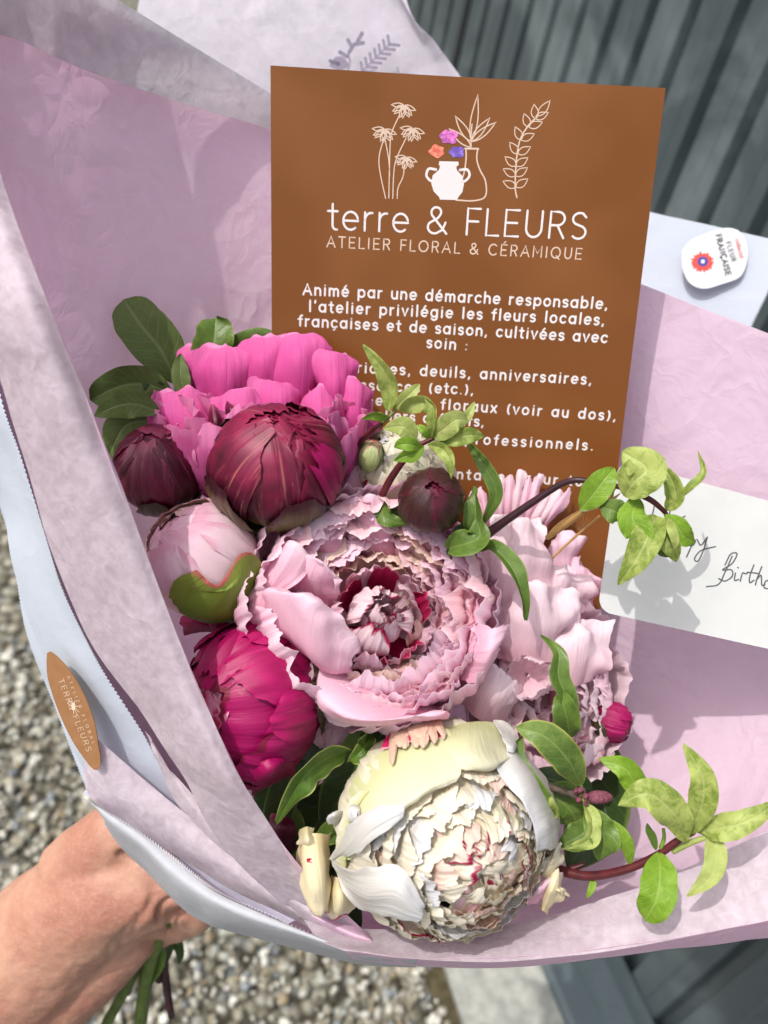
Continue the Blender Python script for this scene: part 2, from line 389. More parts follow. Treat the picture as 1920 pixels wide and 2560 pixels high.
# translucent tissue over its upper rim
r = thing('glassine_strip', 'greyish see-through tissue along the top left rim of the pink sheet', 'tissue paper', W(200, 60, 0.3040))
sheet('sheet', [[(-300, -340, .2625), (40, -150, .2925), (341, 29, .3465), (674, 234, .3925), (900, 370, .4055)],
                [(-300, -170, .2625), (30, -50, .2940), (330, 80, .3480), (680, 275, .3945), (900, 400, .4080)],
                [(-300, 30, .2630), (20, 90, .2975), (250, 190, .3380), (690, 330, .3980), (880, 440, .4105)]],
      110, 50, gl, r, crease=0.0022, scale=13, seed=3.1, wave=0.004)
# tissue behind, with a printed twig
r = thing('printed_tissue', 'lilac tissue corner behind the postcard with grey twigs printed on it', 'tissue paper', W(900, 200, .45))
sheet('sheet', [[(480, -170, .49), (640, -260, .48), (800, -340, .47), (1000, -420, .46)],
                [(345, 22, .49), (620, 40, .48), (880, -110, .47), (1010, -18, .46)],
                [(420, 420, .50), (760, 330, .49), (1010, 130, .475), (1090, 108, .465)],
                [(900, 900, .51), (1050, 620, .50), (1150, 400, .485), (1172, 222, .47)],
                [(1150, 1150, .52), (1250, 900, .51), (1290, 650, .50), (1310, 450, .48)]],
      90, 90, glt, r, crease=0.0022, scale=22, seed=5.5, wave=0.004)
PT = r
# right pink sheet, curving round to the front of the bouquet at the bottom
r = thing('tissue_sheet', 'bright pink tissue sheet opening out to the right under the white greeting card', 'tissue paper', W(1700, 1400, .42))
sheet('sheet', [[(1180, 600, .47), (1400, 640, .425), (1590, 705, .395), (1760, 772, .380), (1935, 838, .370), (2250, 960, .350)],
                [(1180, 900, .48), (1400, 930, .435), (1600, 980, .402), (1780, 1030, .390), (1980, 1090, .378), (2300, 1190, .358)],
                [(1150, 1300, .49), (1380, 1330, .455), (1580, 1370, .425), (1780, 1410, .405), (2000, 1450, .39), (2300, 1500, .365)],
                [(1100, 1650, .49), (1330, 1690, .465), (1550, 1720, .44), (1770, 1740, .415), (2000, 1750, .385), (2300, 1750, .35)],
                [(1030, 1950, .48), (1260, 1990, .45), (1500, 2020, .425), (1750, 2010, .395), (2000, 1960, .365), (2300, 1880, .335)],
                [(900, 2180, .45), (1160, 2230, .42), (1440, 2240, .39), (1720, 2170, .365), (2000, 2070, .345), (2300, 1950, .32)],
                [(800, 2300, .40), (1080, 2350, .375), (1400, 2330, .352), (1700, 2250, .337), (2000, 2150, .325), (2300, 2020, .31)]],
      130, 150, pk, r, crease=0.0016, scale=11, seed=13.7, wave=0.004)
# front rim of pale tissue at the bottom
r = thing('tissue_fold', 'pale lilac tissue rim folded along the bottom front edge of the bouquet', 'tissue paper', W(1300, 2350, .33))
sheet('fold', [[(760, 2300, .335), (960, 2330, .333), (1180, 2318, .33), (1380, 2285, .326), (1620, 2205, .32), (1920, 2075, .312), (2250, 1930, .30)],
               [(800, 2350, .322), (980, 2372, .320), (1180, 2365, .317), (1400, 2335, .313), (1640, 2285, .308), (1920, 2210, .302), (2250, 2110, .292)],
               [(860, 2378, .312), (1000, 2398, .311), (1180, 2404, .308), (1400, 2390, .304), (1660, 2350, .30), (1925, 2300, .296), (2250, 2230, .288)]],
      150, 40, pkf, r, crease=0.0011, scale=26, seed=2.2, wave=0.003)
sheet('underside', [[(860, 2376, .3125), (1000, 2396, .3115), (1180, 2402, .3085), (1400, 2388, .3045), (1660, 2348, .3005), (1925, 2298, .2965), (2250, 2228, .2885)],
               [(880, 2400, .330), (1020, 2415, .328), (1200, 2425, .326), (1400, 2412, .322), (1660, 2377, .318), (1925, 2343, .314), (2250, 2300, .306)]],
      120, 16, pk, r, crease=0.0005, scale=26, seed=2.9, wave=0.0015)

# white wrapping paper at the right, with a serrated side
r = thing('wrapping_paper', 'white wrapping paper with zigzag cut side sticking out right of the brown postcard', 'wrapping paper', W(1750, 700, .46))
sheet('sheet', [[(1300, 440, .50), (1480, 490, .485), (1625, 530, .47), (1780, 565, .46), (1972, 610, .45)],
                [(1300, 600, .50), (1480, 640, .485), (1620, 670, .472), (1770, 690, .462), (1925, 725, .452)],
                [(1300, 760, .50), (1480, 790, .488), (1610, 800, .475), (1740, 830, .466), (1862, 868, .458)],
                [(1300, 1050, .51), (1460, 1060, .50), (1580, 1080, .49), (1700, 1100, .48), (1800, 1120, .47)]],
      60, 150, wp, r, crease=0.0007, scale=18, seed=6.4, wave=0.002, teeth=[('r', 0.0015)])
# white paper at the left
r = thing('wrapping_paper', 'pale blue-white wrapping paper with a zigzag edge at the left, under the brown sticker', 'wrapping paper', W(200, 1600, .38))
sheet('sheet', [[(-330, 700, .34), (-200, 700, .335), (-60, 690, .325)],
                [(-200, 1000, .345), (-90, 990, .338), (0, 987, .327)],
                [(-70, 1150, .35), (10, 1145, .341), (52, 1139, .33)],
                [(2, 1255, .355), (70, 1290, .343), (110, 1323, .333)],
                [(28, 1400, .36), (100, 1430, .346), (155, 1467, .336)],
                [(68, 1540, .365), (140, 1560, .348), (210, 1586, .34)],
                [(118, 1680, .37), (190, 1680, .35), (262, 1681, .343)],
                [(170, 1850, .375), (270, 1810, .355), (356, 1830, .348)],
                [(240, 1960, .38), (340, 1940, .362), (430, 1960, .355)],
                [(420, 2130, .385), (480, 2090, .37), (560, 2120, .365)]],
      24, 270, wp, r, crease=0.0003, scale=18, seed=7.4, wave=0.0012, teeth=[('r', 0.0013)])
sheet('outer_fold', [[(-330, 720, .36), (-230, 900, .352), (-190, 1000, .347)],
                [(-60, 1150, .365), (-30, 1160, .358), (-10, 1160, .352)],
                [(10, 1300, .37), (20, 1305, .364), (40, 1310, .357)],
                [(38, 1430, .375), (60, 1440, .368), (80, 1450, .362)],
                [(60, 1560, .38), (90, 1565, .372), (110, 1570, .366)],
                [(90, 1656, .383), (120, 1680, .376), (160, 1700, .37)],
                [(135, 1765, .386), (180, 1790, .38), (220, 1800, .374)],
                [(180, 1880, .388), (230, 1900, .382), (300, 1900, .378)],
                [(222, 1985, .39), (280, 2010, .386), (400, 2020, .38)]],
      16, 240, wp, r, crease=0.0003, scale=18, seed=9.4, wave=0.0008, teeth=[('l', 0.0013)])
# mauve strip of tissue between the white paper and the long flap
r = thing('tissue_layer', 'thin mauve line of tissue between the zigzag paper edge and the long folded flap', 'tissue paper', W(250, 1550, 0.3760))
sheet('sheet', [[(-160, 560, 0.3410), (40, 560, 0.3460)], [(-40, 800, 0.3460), (100, 800, 0.3510)], [(-10, 960, 0.3490), (160, 1000, 0.3560)], [(40, 1130, 0.3540), (200, 1200, 0.3630)],
                [(100, 1310, 0.3590), (260, 1400, 0.3680)], [(175, 1520, 0.3650), (330, 1600, 0.3740)], [(255, 1690, 0.3710), (420, 1800, 0.3780)],
                [(340, 1850, 0.3760), (520, 1960, 0.3820)], [(450, 2010, 0.3780), (620, 2120, 0.3840)], [(600, 2150, 0.3760), (740, 2250, 0.3820)]],
      20, 120, paper_mat('mauve_tissue', S(222, 196, 214), S(232, 208, 224), 0.4, 0.5), r, crease=0.0008, scale=20, seed=3.7, wave=0.001)
# the long folded flap across the left side
r = thing('tissue_flap', 'long pale pink folded tissue flap running diagonally down the left side over the flowers', 'tissue paper', W(350, 1500, 0.2940))
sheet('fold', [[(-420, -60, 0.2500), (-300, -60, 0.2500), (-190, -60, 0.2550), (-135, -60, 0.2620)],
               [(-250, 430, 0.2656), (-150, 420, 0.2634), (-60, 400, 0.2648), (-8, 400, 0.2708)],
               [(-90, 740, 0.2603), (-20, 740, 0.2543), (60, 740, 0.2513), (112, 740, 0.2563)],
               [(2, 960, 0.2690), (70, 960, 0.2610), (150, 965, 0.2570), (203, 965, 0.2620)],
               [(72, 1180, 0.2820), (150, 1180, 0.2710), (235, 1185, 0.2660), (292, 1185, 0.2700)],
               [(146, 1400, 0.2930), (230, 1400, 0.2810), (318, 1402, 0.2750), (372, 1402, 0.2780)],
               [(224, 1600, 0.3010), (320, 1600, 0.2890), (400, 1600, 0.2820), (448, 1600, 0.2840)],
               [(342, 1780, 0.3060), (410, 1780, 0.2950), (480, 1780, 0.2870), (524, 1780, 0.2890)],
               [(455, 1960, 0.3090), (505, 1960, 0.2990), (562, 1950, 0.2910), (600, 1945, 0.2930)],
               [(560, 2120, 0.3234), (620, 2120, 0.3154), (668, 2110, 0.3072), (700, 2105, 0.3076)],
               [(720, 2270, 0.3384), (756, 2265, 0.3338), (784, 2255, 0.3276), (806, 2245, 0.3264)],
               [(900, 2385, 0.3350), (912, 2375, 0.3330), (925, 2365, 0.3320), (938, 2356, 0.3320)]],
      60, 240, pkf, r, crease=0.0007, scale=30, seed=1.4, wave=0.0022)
sheet('fold_back', [[(-135, -60, 0.2622), (-220, -60, 0.3000)],
               [(-8, 400, 0.2710), (-90, 400, 0.3028)],
               [(203, 965, 0.2622), (130, 980, 0.2940)],
               [(372, 1402, 0.2782), (300, 1420, 0.3090)],
               [(524, 1780, 0.2892), (460, 1800, 0.3170)],
               [(700, 2105, 0.3078), (640, 2130, 0.3346)],
               [(938, 2356, 0.3322), (900, 2380, 0.3450)]],
      14, 120, pk, r, crease=0.0004, scale=30, seed=1.9, wave=0.0006)
# narrow folds below the flap
def folds(label, rows, nu, nv, mat, seed, crease=0.0008, teeth=None, name='tissue_fold', cat='tissue paper', loc=None):
    rt = thing(name, label, cat, loc or W(*rows[len(rows)//2][0]))
    sheet('fold', rows, nu, nv, mat, rt, crease=crease, scale=30, seed=seed, wave=0.0015, teeth=teeth); return rt
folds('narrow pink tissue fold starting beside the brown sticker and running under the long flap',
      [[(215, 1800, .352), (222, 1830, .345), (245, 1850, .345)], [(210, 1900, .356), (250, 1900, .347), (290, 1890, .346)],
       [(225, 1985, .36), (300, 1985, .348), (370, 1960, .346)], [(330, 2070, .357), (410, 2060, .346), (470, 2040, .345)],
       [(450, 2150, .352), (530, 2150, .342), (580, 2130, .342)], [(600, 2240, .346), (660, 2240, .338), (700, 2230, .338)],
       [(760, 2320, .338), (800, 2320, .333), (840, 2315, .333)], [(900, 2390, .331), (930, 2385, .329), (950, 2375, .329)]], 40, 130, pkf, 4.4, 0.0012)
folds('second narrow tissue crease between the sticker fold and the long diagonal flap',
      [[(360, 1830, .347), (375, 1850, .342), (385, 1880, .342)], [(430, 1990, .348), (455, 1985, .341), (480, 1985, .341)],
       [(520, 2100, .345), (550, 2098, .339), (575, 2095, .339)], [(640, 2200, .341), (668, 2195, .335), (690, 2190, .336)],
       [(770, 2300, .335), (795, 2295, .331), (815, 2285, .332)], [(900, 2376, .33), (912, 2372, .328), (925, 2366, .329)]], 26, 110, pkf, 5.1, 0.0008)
folds('grey-white front paper rim with a beaded zigzag edge just above the hand',
      [[(198, 1990, 0.352), (235, 2012, 0.356), (260, 2050, 0.368), (262, 2060, 0.38)], [(262, 2022, 0.35), (268, 2050, 0.35), (290, 2090, 0.36300000000000004), (310, 2125, 0.382)], [(345, 2072, 0.347), (350, 2110, 0.34500000000000003), (365, 2150, 0.35800000000000004), (372, 2185, 0.382)], [(430, 2135, 0.343), (425, 2180, 0.339), (440, 2230, 0.35200000000000004), (455, 2270, 0.38)], [(500, 2190, 0.338), (490, 2230, 0.334), (500, 2270, 0.34800000000000003), (515, 2308, 0.376)], [(560, 2232, 0.333), (545, 2260, 0.329), (550, 2300, 0.34400000000000003), (562, 2325, 0.372)], [(640, 2270, 0.328), (640, 2300, 0.325), (640, 2325, 0.34), (645, 2347, 0.368)], [(760, 2325, 0.324), (760, 2340, 0.323), (762, 2360, 0.337), (765, 2378, 0.364)], [(900, 2375, 0.318), (900, 2390, 0.32), (905, 2402, 0.335), (910, 2412, 0.36)], [(1040, 2400, 0.312), (1040, 2408, 0.317), (1040, 2414, 0.332), (1040, 2420, 0.356)]],
      24, 230, paper_mat('grey_white_paper', S(196, 198, 204), S(212, 214, 220), 0.3, 0.6, crumple=.3), 6.6, 0.0003, [('l', 0.0017)], 'wrapping_paper', 'wrapping paper')
folds('lilac inner layer tucked behind the beaded zigzag rim above the hand',
      [[(205, 1985, 0.3650), (228, 1962, 0.3650), (255, 1975, 0.3660)], [(300, 2040, 0.3630), (310, 2030, 0.3620), (340, 2035, 0.3620)],
       [(420, 2130, 0.3580), (440, 2120, 0.3570), (480, 2120, 0.3570)], [(560, 2232, 0.3510), (580, 2220, 0.3490), (620, 2220, 0.3490)], [(720, 2310, 0.3420), (740, 2300, 0.3410), (770, 2300, 0.3410)]],
      20, 100, paper_mat('lilac_paper', S(206, 202, 222), S(222, 218, 236), 0.3, 0.5), 7.7, 0.0005, None, 'paper_layer', 'wrapping paper')
folds('curled pink tissue lip at the foot of the long flap below the cream peony',
      [[(745, 2262, .338), (760, 2275, .334), (775, 2290, .332)], [(800, 2285, .336), (815, 2305, .328), (830, 2325, .330)],
       [(870, 2305, .333), (880, 2335, .323), (885, 2358, .328)], [(915, 2325, .331), (925, 2350, .322), (922, 2372, .327)], [(948, 2352, .330), (952, 2366, .327), (944, 2380, .328)]],
      30, 60, pk, 8.8, 0.0004, None, 'tissue_curl')
# dark inside of the wrap: an inner paper funnel below the flowers
r = thing('inner_funnel', 'shaded inner funnel of pink tissue behind the flower stems', 'tissue paper', W(800, 2000, .45))
sheet('sheet', [[(300, 1500, .44), (330, 1900, .42), (500, 2200, .40), (800, 2380, .37), (1200, 2400, .37)],
                [(500, 1500, .50), (520, 1900, .48), (640, 2150, .46), (850, 2250, .44), (1250, 2250, .43)],
                [(900, 1500, .52), (880, 1850, .51), (900, 2050, .50), (1000, 2120, .48), (1300, 2100, .47)],
                [(1400, 1500, .52), (1350, 1800, .51), (1300, 2000, .50), (1300, 2050, .49), (1400, 2000, .48)]],
      50, 50, pk, r, crease=0.002, scale=20, seed=21.0, wave=0.003)

# ------------------------------------------------------------------ stroke lettering (flat print)
def A(cx, cy, rx, ry, a0, a1, n=12):
    return [(cx+rx*math.cos(math.radians(a0+(a1-a0)*i/n)), cy+ry*math.sin(math.radians(a0+(a1-a0)*i/n))) for i in range(n+1)]
bowl = lambda cx=.25: A(cx, .25, .21, .24, 0, 360, 22)
Sg = lambda x, y, w, h: [(x+w*.92, y+h*.83)] + A(x+w*.5, y+h*.76, w*.46, h*.23, 40, 240, 8)[1:] + A(x+w*.5, y+h*.25, w*.48, h*.25, 60, -140, 9)
GL = {
 'a': (.55, [bowl(), [(.46, .5), (.46, 0)]]), 'b': (.55, [bowl(.27), [(.06, .74), (.06, 0)]]), 'd': (.55, [bowl(), [(.46, .74), (.46, 0)]]),
 'c': (.48, [A(.25, .25, .21, .24, 45, 315, 16)]), 'e': (.52, [[(.05, .25), (.46, .25)]+A(.25, .25, .21, .24, 0, 310, 18)[1:]]),
 'f': (.34, [[(.16, 0), (.16, .55)]+A(.27, .58, .11, .14, 180, 80, 6), [(.03, .47), (.29, .47)]]),
 'g': (.55, [bowl(), [(.46, .5), (.46, -.02)]+A(.26, -.02, .2, .19, 0, -150, 8)[1:]]),
 'h': (.5, [[(.06, .74), (.06, 0)], A(.24, .28, .18, .2, 180, 0, 9)+[(.42, 0)]]), 'i': (.2, [[(.09, .49), (.09, 0)], [(.09, .67), (.09, .672)]]),
 'l': (.2, [[(.09, .74), (.09, 0)]]), 'm': (.76, [[(.06, .49), (.06, 0)], A(.21, .3, .15, .18, 180, 0, 8)+[(.36, 0)], A(.51, .3, .15, .18, 180, 0, 8)+[(.66, 0)]]),
 'n': (.5, [[(.06, .49), (.06, 0)], A(.24, .28, .18, .2, 180, 0, 9)+[(.42, 0)]]), 'o': (.53, [bowl()]),
 'p': (.55, [bowl(.27), [(.06, .49), (.06, -.22)]]), 'q': (.55, [bowl(), [(.46, .49), (.46, -.22)]]),
 'r': (.34, [[(.06, .49), (.06, 0)], A(.24, .28, .18, .2, 180, 80, 6)]), 's': (.42, [Sg(.03, 0, .33, .49)]),
 't': (.34, [[(.15, .68), (.15, .12)]+A(.26, .12, .11, .12, 180, 280, 5)[1:], [(.02, .49), (.29, .49)]]),
 'u': (.5, [[(.06, .49)]+A(.24, .2, .18, .2, 180, 360, 9)+[(.42, .49)], [(.42, .49), (.42, 0)]]), 'v': (.46, [[(.03, .49), (.22, 0), (.41, .49)]]),
 'x': (.46, [[(.04, .49), (.40, 0)], [(.40, .49), (.04, 0)]]), 'y': (.46, [[(.03, .49), (.22, .02)], [(.41, .49), (.14, -.22)]]),
 '.': (.2, [[(.08, .01), (.08, .012)]]), ',': (.2, [[(.09, .03), (.05, -.09)]]), ':': (.3, [[(.1, .04), (.1, .042)], [(.1, .38), (.1, .382)]]),
 "'": (.18, [[(.1, .74), (.07, .6)]]), '(': (.28, [A(.32, .3, .22, .42, 125, 235, 9)]), ')': (.28, [A(-.06, .3, .22, .42, 55, -55, 9)]), ' ': (.3, []), '-': (.34, [[(.05, .25), (.27, .25)]]),
 'A': (.66, [[(.04, 0), (.32, .7), (.60, 0)], [(.14, .24), (.50, .24)]]), 'T': (.52, [[(.02, .7), (.48, .7)], [(.25, .7), (.25, 0)]]),
 'E': (.52, [[(.45, .7), (.07, .7), (.07, 0), (.45, 0)], [(.07, .36), (.40, .36)]]), 'L': (.46, [[(.07, .7), (.07, 0), (.42, 0)]]),
 'I': (.2, [[(.09, .7), (.09, 0)]]), 'F': (.48, [[(.43, .7), (.07, .7), (.07, 0)], [(.07, .36), (.38, .36)]]),
 'R': (.56, [[(.07, 0), (.07, .7), (.28, .7)]+A(.28, .52, .19, .18, 90, -90, 9)+[(.07, .34)], [(.28, .34), (.48, 0)]]),
 'O': (.74, [A(.36, .35, .31, .35, 0, 360, 26)]), 'Q': (.76, [A(.36, .35, .31, .35, 0, 360, 26), [(.42, .14), (.62, -.08)]]),
 'C': (.66, [A(.36, .35, .31, .35, 48, 312, 20)]), 'M': (.72, [[(.07, 0), (.07, .7), (.35, .25), (.63, .7), (.63, 0)]]),
 'N': (.62, [[(.07, 0), (.07, .7), (.53, 0), (.53, .7)]]), 'U': (.6, [[(.07, .7)]+A(.29, .24, .22, .24, 180, 360, 12)+[(.51, .7)]]), 'S': (.54, [Sg(.05, 0, .42, .7)]),
 '&': (.66, [[(.60, .0), (.15, .5)]+A(.28, .57, .14, .13, 210, -30, 9)+[(.34, .42), (.14, .3)]+A(.25, .17, .19, .17, 140, 290, 10)+[(.48, .1), (.56, .3)]]),
}
for c, b, m in (('é', 'e', (.2, .6, .3, .72)), ('è', 'e', (.3, .6, .2, .72)), ('É', 'E', (.22, .8, .33, .92))):
    GL[c] = (GL[b][0], GL[b][1]+[[(m[0], m[1]), (m[2], m[3])]])
GL['ç'] = (.48, GL['c'][1]+[[(.25, 0), (.29, -.1), (.2, -.16)]]); GL['Ç'] = (.66, GL['C'][1]+[[(.36, 0), (.41, -.12), (.3, -.18)]])

class Plane:
    """a flat sheet in space: o corner, ex / ey unit axes, n towards the viewer"""
    def __init__(s, o, ex, ey):
        s.o = o; s.ex = ex.normalized(); s.ey = (ey - ey.dot(s.ex)*s.ex).normalized(); s.n = s.ex.cross(s.ey).normalized()
        if (CAM-o).dot(s.n) < 0: s.n = -s.n
    def at(s, px, py):                 # the point of the sheet seen at a pixel, as sheet coordinates (metres)
        d = W(px, py, 1.0)-CAM; t = (s.o-CAM).dot(s.n)/d.dot(s.n); q = CAM+d*t-s.o
        return q.dot(s.ex), q.dot(s.ey)
    def w(s, x, y, h=0.0): return s.o+s.ex*x+s.ey*y+s.n*(h+s.bend*((x-s.mid[0])**2/0.08**2-.5)+s.bend*.5*((y-s.mid[1])/0.12)**2)
    bend = 0.0; mid = (0.0, 0.0)
def ribbon(P, w, closed=False):
    """verts, faces of a flat monoline stroke with round ends (2D)"""
    P = [np.array(p, float) for p in P]; V = []; F = []
    Q = [P[0]]
    for p in P[1:]:
        if np.linalg.norm(p-Q[-1]) > 1e-7: Q.append(p)
    if len(Q) == 1: Q.append(Q[0]+np.array([1e-6, 0]))
    P = Q; n = len(P)
    for i in range(n):
        a = P[max(0, i-1)]; b = P[min(n-1, i+1)]; t = b-a; t = t/np.linalg.norm(t); nn = np.array([-t[1], t[0]])
        V += [P[i]+nn*w/2, P[i]-nn*w/2]
    F += [(2*i, 2*i+1, 2*i+3, 2*i+2) for i in range(n-1)]
    for e in (0, n-1) if not closed else ():
        k = len(V); V += [P[e]+w/2*np.array([math.cos(q), math.sin(q)]) for q in np.linspace(0, 2*PI, 10, endpoint=False)]
        F.append(tuple(range(k, k+10)))
    # round the inner corners too
    for i in range(1, n-1):
        a = P[i]-P[i-1]; b = P[i+1]-P[i]
        if np.dot(a, b) < 0.8*np.linalg.norm(a)*np.linalg.norm(b):
            k = len(V); V += [P[i]+w/2*np.array([math.cos(q), math.sin(q)]) for q in np.linspace(0, 2*PI, 10, endpoint=False)]; F.append(tuple(range(k, k+10)))
    return V, F
def print_mesh(name, strokes, plane, mat, parent, h=0.00022, fill=()):
    """strokes: (points in sheet metres, width); each stroke a hair above the previous so none share a plane"""
    V = []; F = []; q = 0
    for P, w in strokes:
        v, f = ribbon(P, w); k = len(V); hh = h + (q % 7)*0.000006; q += 1
        V += [tuple(plane.w(p[0], p[1], hh)) for p in v]; F += [tuple(i+k for i in ff) for ff in f]
    for P in fill:
        k = len(V); V += [tuple(plane.w(p[0], p[1], h)) for p in P]; F.append(tuple(range(k, k+len(P))))
    return mesh_obj(name, V, F, mat, parent, smooth=False)
def text_strokes(txt, plane, p0, p1, xh, weight, track=0.0):
    """sets txt between two baseline pixels; xh = em size in metres; spaced out to fit"""
    a = np.array(plane.at(*p0)); b = np.array(plane.at(*p1)); L = np.linalg.norm(b-a); d = (b-a)/L; u = np.array([-d[1], d[0]])
    if u[1] > 0: u = -u
    adv = sum(GL[c][0] for c in txt)*xh; extra = (L-adv)/max(1, len(txt)-1); out = []; x = 0
    for c in txt:
        for st in GL[c][1]:
            out.append(([a+d*(x+p[0]*xh)+u*p[1]*xh for p in st], weight))
        x += GL[c][0]*xh+extra
    return out

# ------------------------------------------------------------------ brown postcard
o_ = W(677, 165, .328)
TR = W(1661, 222, .3305); BL = W(683, 1560, .408)
ex = TR-o_; ey = BL-o_
card = Plane(o_, ex, ey); card.bend = .0011; card.mid = (.075, .11)
cm = NT('postcard_brown'); co = cm.objco()
nn = cm.noise(co, 14, 2); nf = cm.noise(co, 900, 2)
cc = cm.mix(S(122, 72, 28), S(138, 86, 44), cm.ramp(nn, [(0.4, (0, 0, 0)), (0.65, (1, 1, 1))]))
cc = cm.mix(cc, S(126, 75, 34), cm.math('MULTIPLY', nf, 0.25))
cmat = cm.gloss_trans(cc, 0.36, 0, None, nf, 0.05, 0.0002, 0.3)
pc = thing('postcard', 'brown florist postcard with white line drawings and French text standing behind the flowers', 'postcard', o_)
corners = [card.at(677, 165), card.at(1661, 222), card.at(1492, 1575), card.at(683, 1575)]
G = np.zeros((30, 20, 3))
for j in range(30):
    for i in range(20):
        a = i/19; b = j/29
        x = (corners[0][0]*(1-a)+corners[1][0]*a)*(1-b)+(corners[3][0]*(1-a)+corners[2][0]*a)*b
        y = (corners[0][1]*(1-a)+corners[1][1]*a)*(1-b)+(corners[3][1]*(1-a)+corners[2][1]*a)*b
        G[j, i] = card.w(x, y)
solid_grid(G, 0.0004, 'card', cmat, pc)
ink = plain('print_white', S(232, 226, 226), 0.6, spec=0.2)
ink2 = plain('print_soft_white', S(222, 196, 176), 0.6, spec=0.2)
mm = 0.001
print_mesh('title', text_strokes('terre & FLEURS', card, (818, 573), (1468, 598), 0.0158, 0.00098), card, ink, pc)
print_mesh('subtitle', text_strokes('ATELIER FLORAL & CÉRAMIQUE', card, (816, 617), (1454, 648), 0.0065, 0.0006), card, ink2, pc)
body = [('Animé par une démarche responsable,', (757, 736), (1518, 772)), ("l'atelier privilégie les fleurs locales,", (772, 778), (1510, 812)),
        ('françaises et de saison, cultivées avec', (745, 814), (1517, 856)), ('soin :', (1066, 868), (1172, 876)),
        ('- mariages, deuils, anniversaires,', (800, 926), (1478, 960)), ('naissances (etc.),', (842, 972), (1184, 986)),
        ('- ornements floraux (voir au dos),', (836, 1006), (1538, 1050)), ('ateliers créatifs,', (900, 1046), (1210, 1066)),
        ('décors pour professionnels.', (886, 1094), (1482, 1124)), ('sur commentaires pour tous', (920, 1184), (1500, 1216))]
bs = []
for t, a, b in body: bs += text_strokes(t, card, a, b, 0.0066, 0.00092)
print_mesh('body_text', bs, card, ink, pc)
# line drawings
def PP(pts): return [np.array(card.at(*p)) for p in pts]
def loop(cx, cy, ang, L, w):          # a slim leaf outline from its base, in pixels
    c, s_ = math.cos(math.radians(ang)), math.sin(math.radians(ang)); out = []
    for t in np.linspace(0, 1, 9): out.append((t*L, w*math.sin(PI*t**0.8)))
    for t in np.linspace(1, 0, 9)[1:]: out.append((t*L, -w*math.sin(PI*t**0.8)))
    return PP([(cx+x*c-y*s_, cy-(x*s_+y*c)) for x, y in out])
thin = 0.00042
dr = []
def smooth(pts, n=18): return PP([tuple(p) for p in cr(np.array(pts, float), n)])
# daisies
for (hx, hy, sc_, st) in ((1010, 272, 1.0, [(1000, 285), (980, 330), (975, 370), (972, 495)]), (962, 332, 1.0, [(960, 345), (948, 390), (950, 430), (964, 496)]),
                      (1032, 330, 1.0, [(1015, 345), (990, 400), (984, 440), (982, 496)]), (1016, 402, .9, [(1010, 415), (1008, 440), (995, 470), (993, 496)])):
    for k in range(8):
        a_ = -172 + k*22 + (8 if k % 2 else 0)
        dr.append((loop(hx, hy-8, a_-12, 32*sc_, 5.5*sc_), thin))
    dr.append((smooth(st), thin*1.1))
dr.append((smooth([(962, 345), (972, 400), (974, 440)]), thin*1.1))
# sprig
sp = [(1292, 494), (1288, 470), (1289, 430), (1292, 390), (1300, 350), (1320, 315), (1345, 290)]
dr.append((smooth(sp, 26), thin*1.5))
for (x, y, a1, a2) in ((1290, 468, 155, 35), (1289, 440, 150, 35), (1290, 415, 140, 35), (1295, 385, 125, 30), (1303, 350, 115, 25), (1322, 318, 110, 20), (1338, 297, 95, 25)):
    for a_ in (a1, a2): dr.append((loop(x, y, a_, 36, 9), thin))
dr.append((loop(1345, 290, 52, 48, 9), thin))
# slim vase with leaves
for (a_, L_) in ((82, 118), (122, 75), (140, 72), (52, 75), (38, 78)): dr.append((loop(1178, 368-(14 if L_ > 74 else 0), a_, L_, 9), thin*1.2))
dr.append((PP([(1178, 372), (1177, 345), (1180, 310)]), thin*1.2))
dr.append((smooth([(1165, 372), (1165, 400), (1158, 440), (1142, 470)]), thin*1.5)); dr.append((PP([(1163, 371), (1196, 372)]), thin*1.8))
dr.append((smooth([(1194, 374), (1192, 398), (1200, 425), (1213, 450), (1216, 480), (1208, 496), (1180, 502), (1140, 500)], 30), thin*1.5))
print_mesh('line_drawing', dr, card, ink2, pc)
vs = [(1098, 403), (1146, 404), (1147, 413), (1141, 416), (1142, 425), (1156, 440), (1160, 460), (1156, 480), (1145, 494), (1143, 500), (1100, 499), (1098, 493), (1084, 478), (1078, 458), (1082, 438), (1098, 424), (1100, 415), (1097, 412)]
hd = [(smooth([(1090, 424), (1072, 422), (1066, 438), (1074, 450), (1084, 454)], 16), 0.0011), (smooth([(1150, 425), (1168, 424), (1174, 438), (1166, 450), (1154, 456)], 16), 0.0011)]
print_mesh('white_jug', hd, card, ink, pc, h=0.0003, fill=[PP(vs)])
for (cx, cy, c, e) in ((1122, 342, S(176, 96, 170), 22), (1092, 378, S(216, 108, 96), 19), (1142, 380, S(110, 88, 176), 18)):
    bm_ = NT('print_bloom'); no_ = bm_.noise(bm_.objco(), 500, 3); c2 = (min(1, c[0]*2.2), min(1, c[1]*2.2), min(1, c[2]*1.7), 1)
    mt = bm_.gloss_trans(bm_.mix(c, c2, bm_.ramp(no_, [(0.4, (0, 0, 0)), (0.6, (1, 1, 1))])), 0.6, 0, spec=0.2)
    pts = [(cx+e*(1+.16*math.sin(5*q+cx))*math.cos(q), cy+e*.82*(1+.16*math.cos(4*q+cy))*math.sin(q)) for q in np.linspace(0, 2*PI, 26, endpoint=False)]
    print_mesh('bloom', [], card, mt, pc, h=0.00032+cx*1e-8, fill=[PP(pts)])
stm = plain('print_olive', S(110, 92, 40), 0.6)
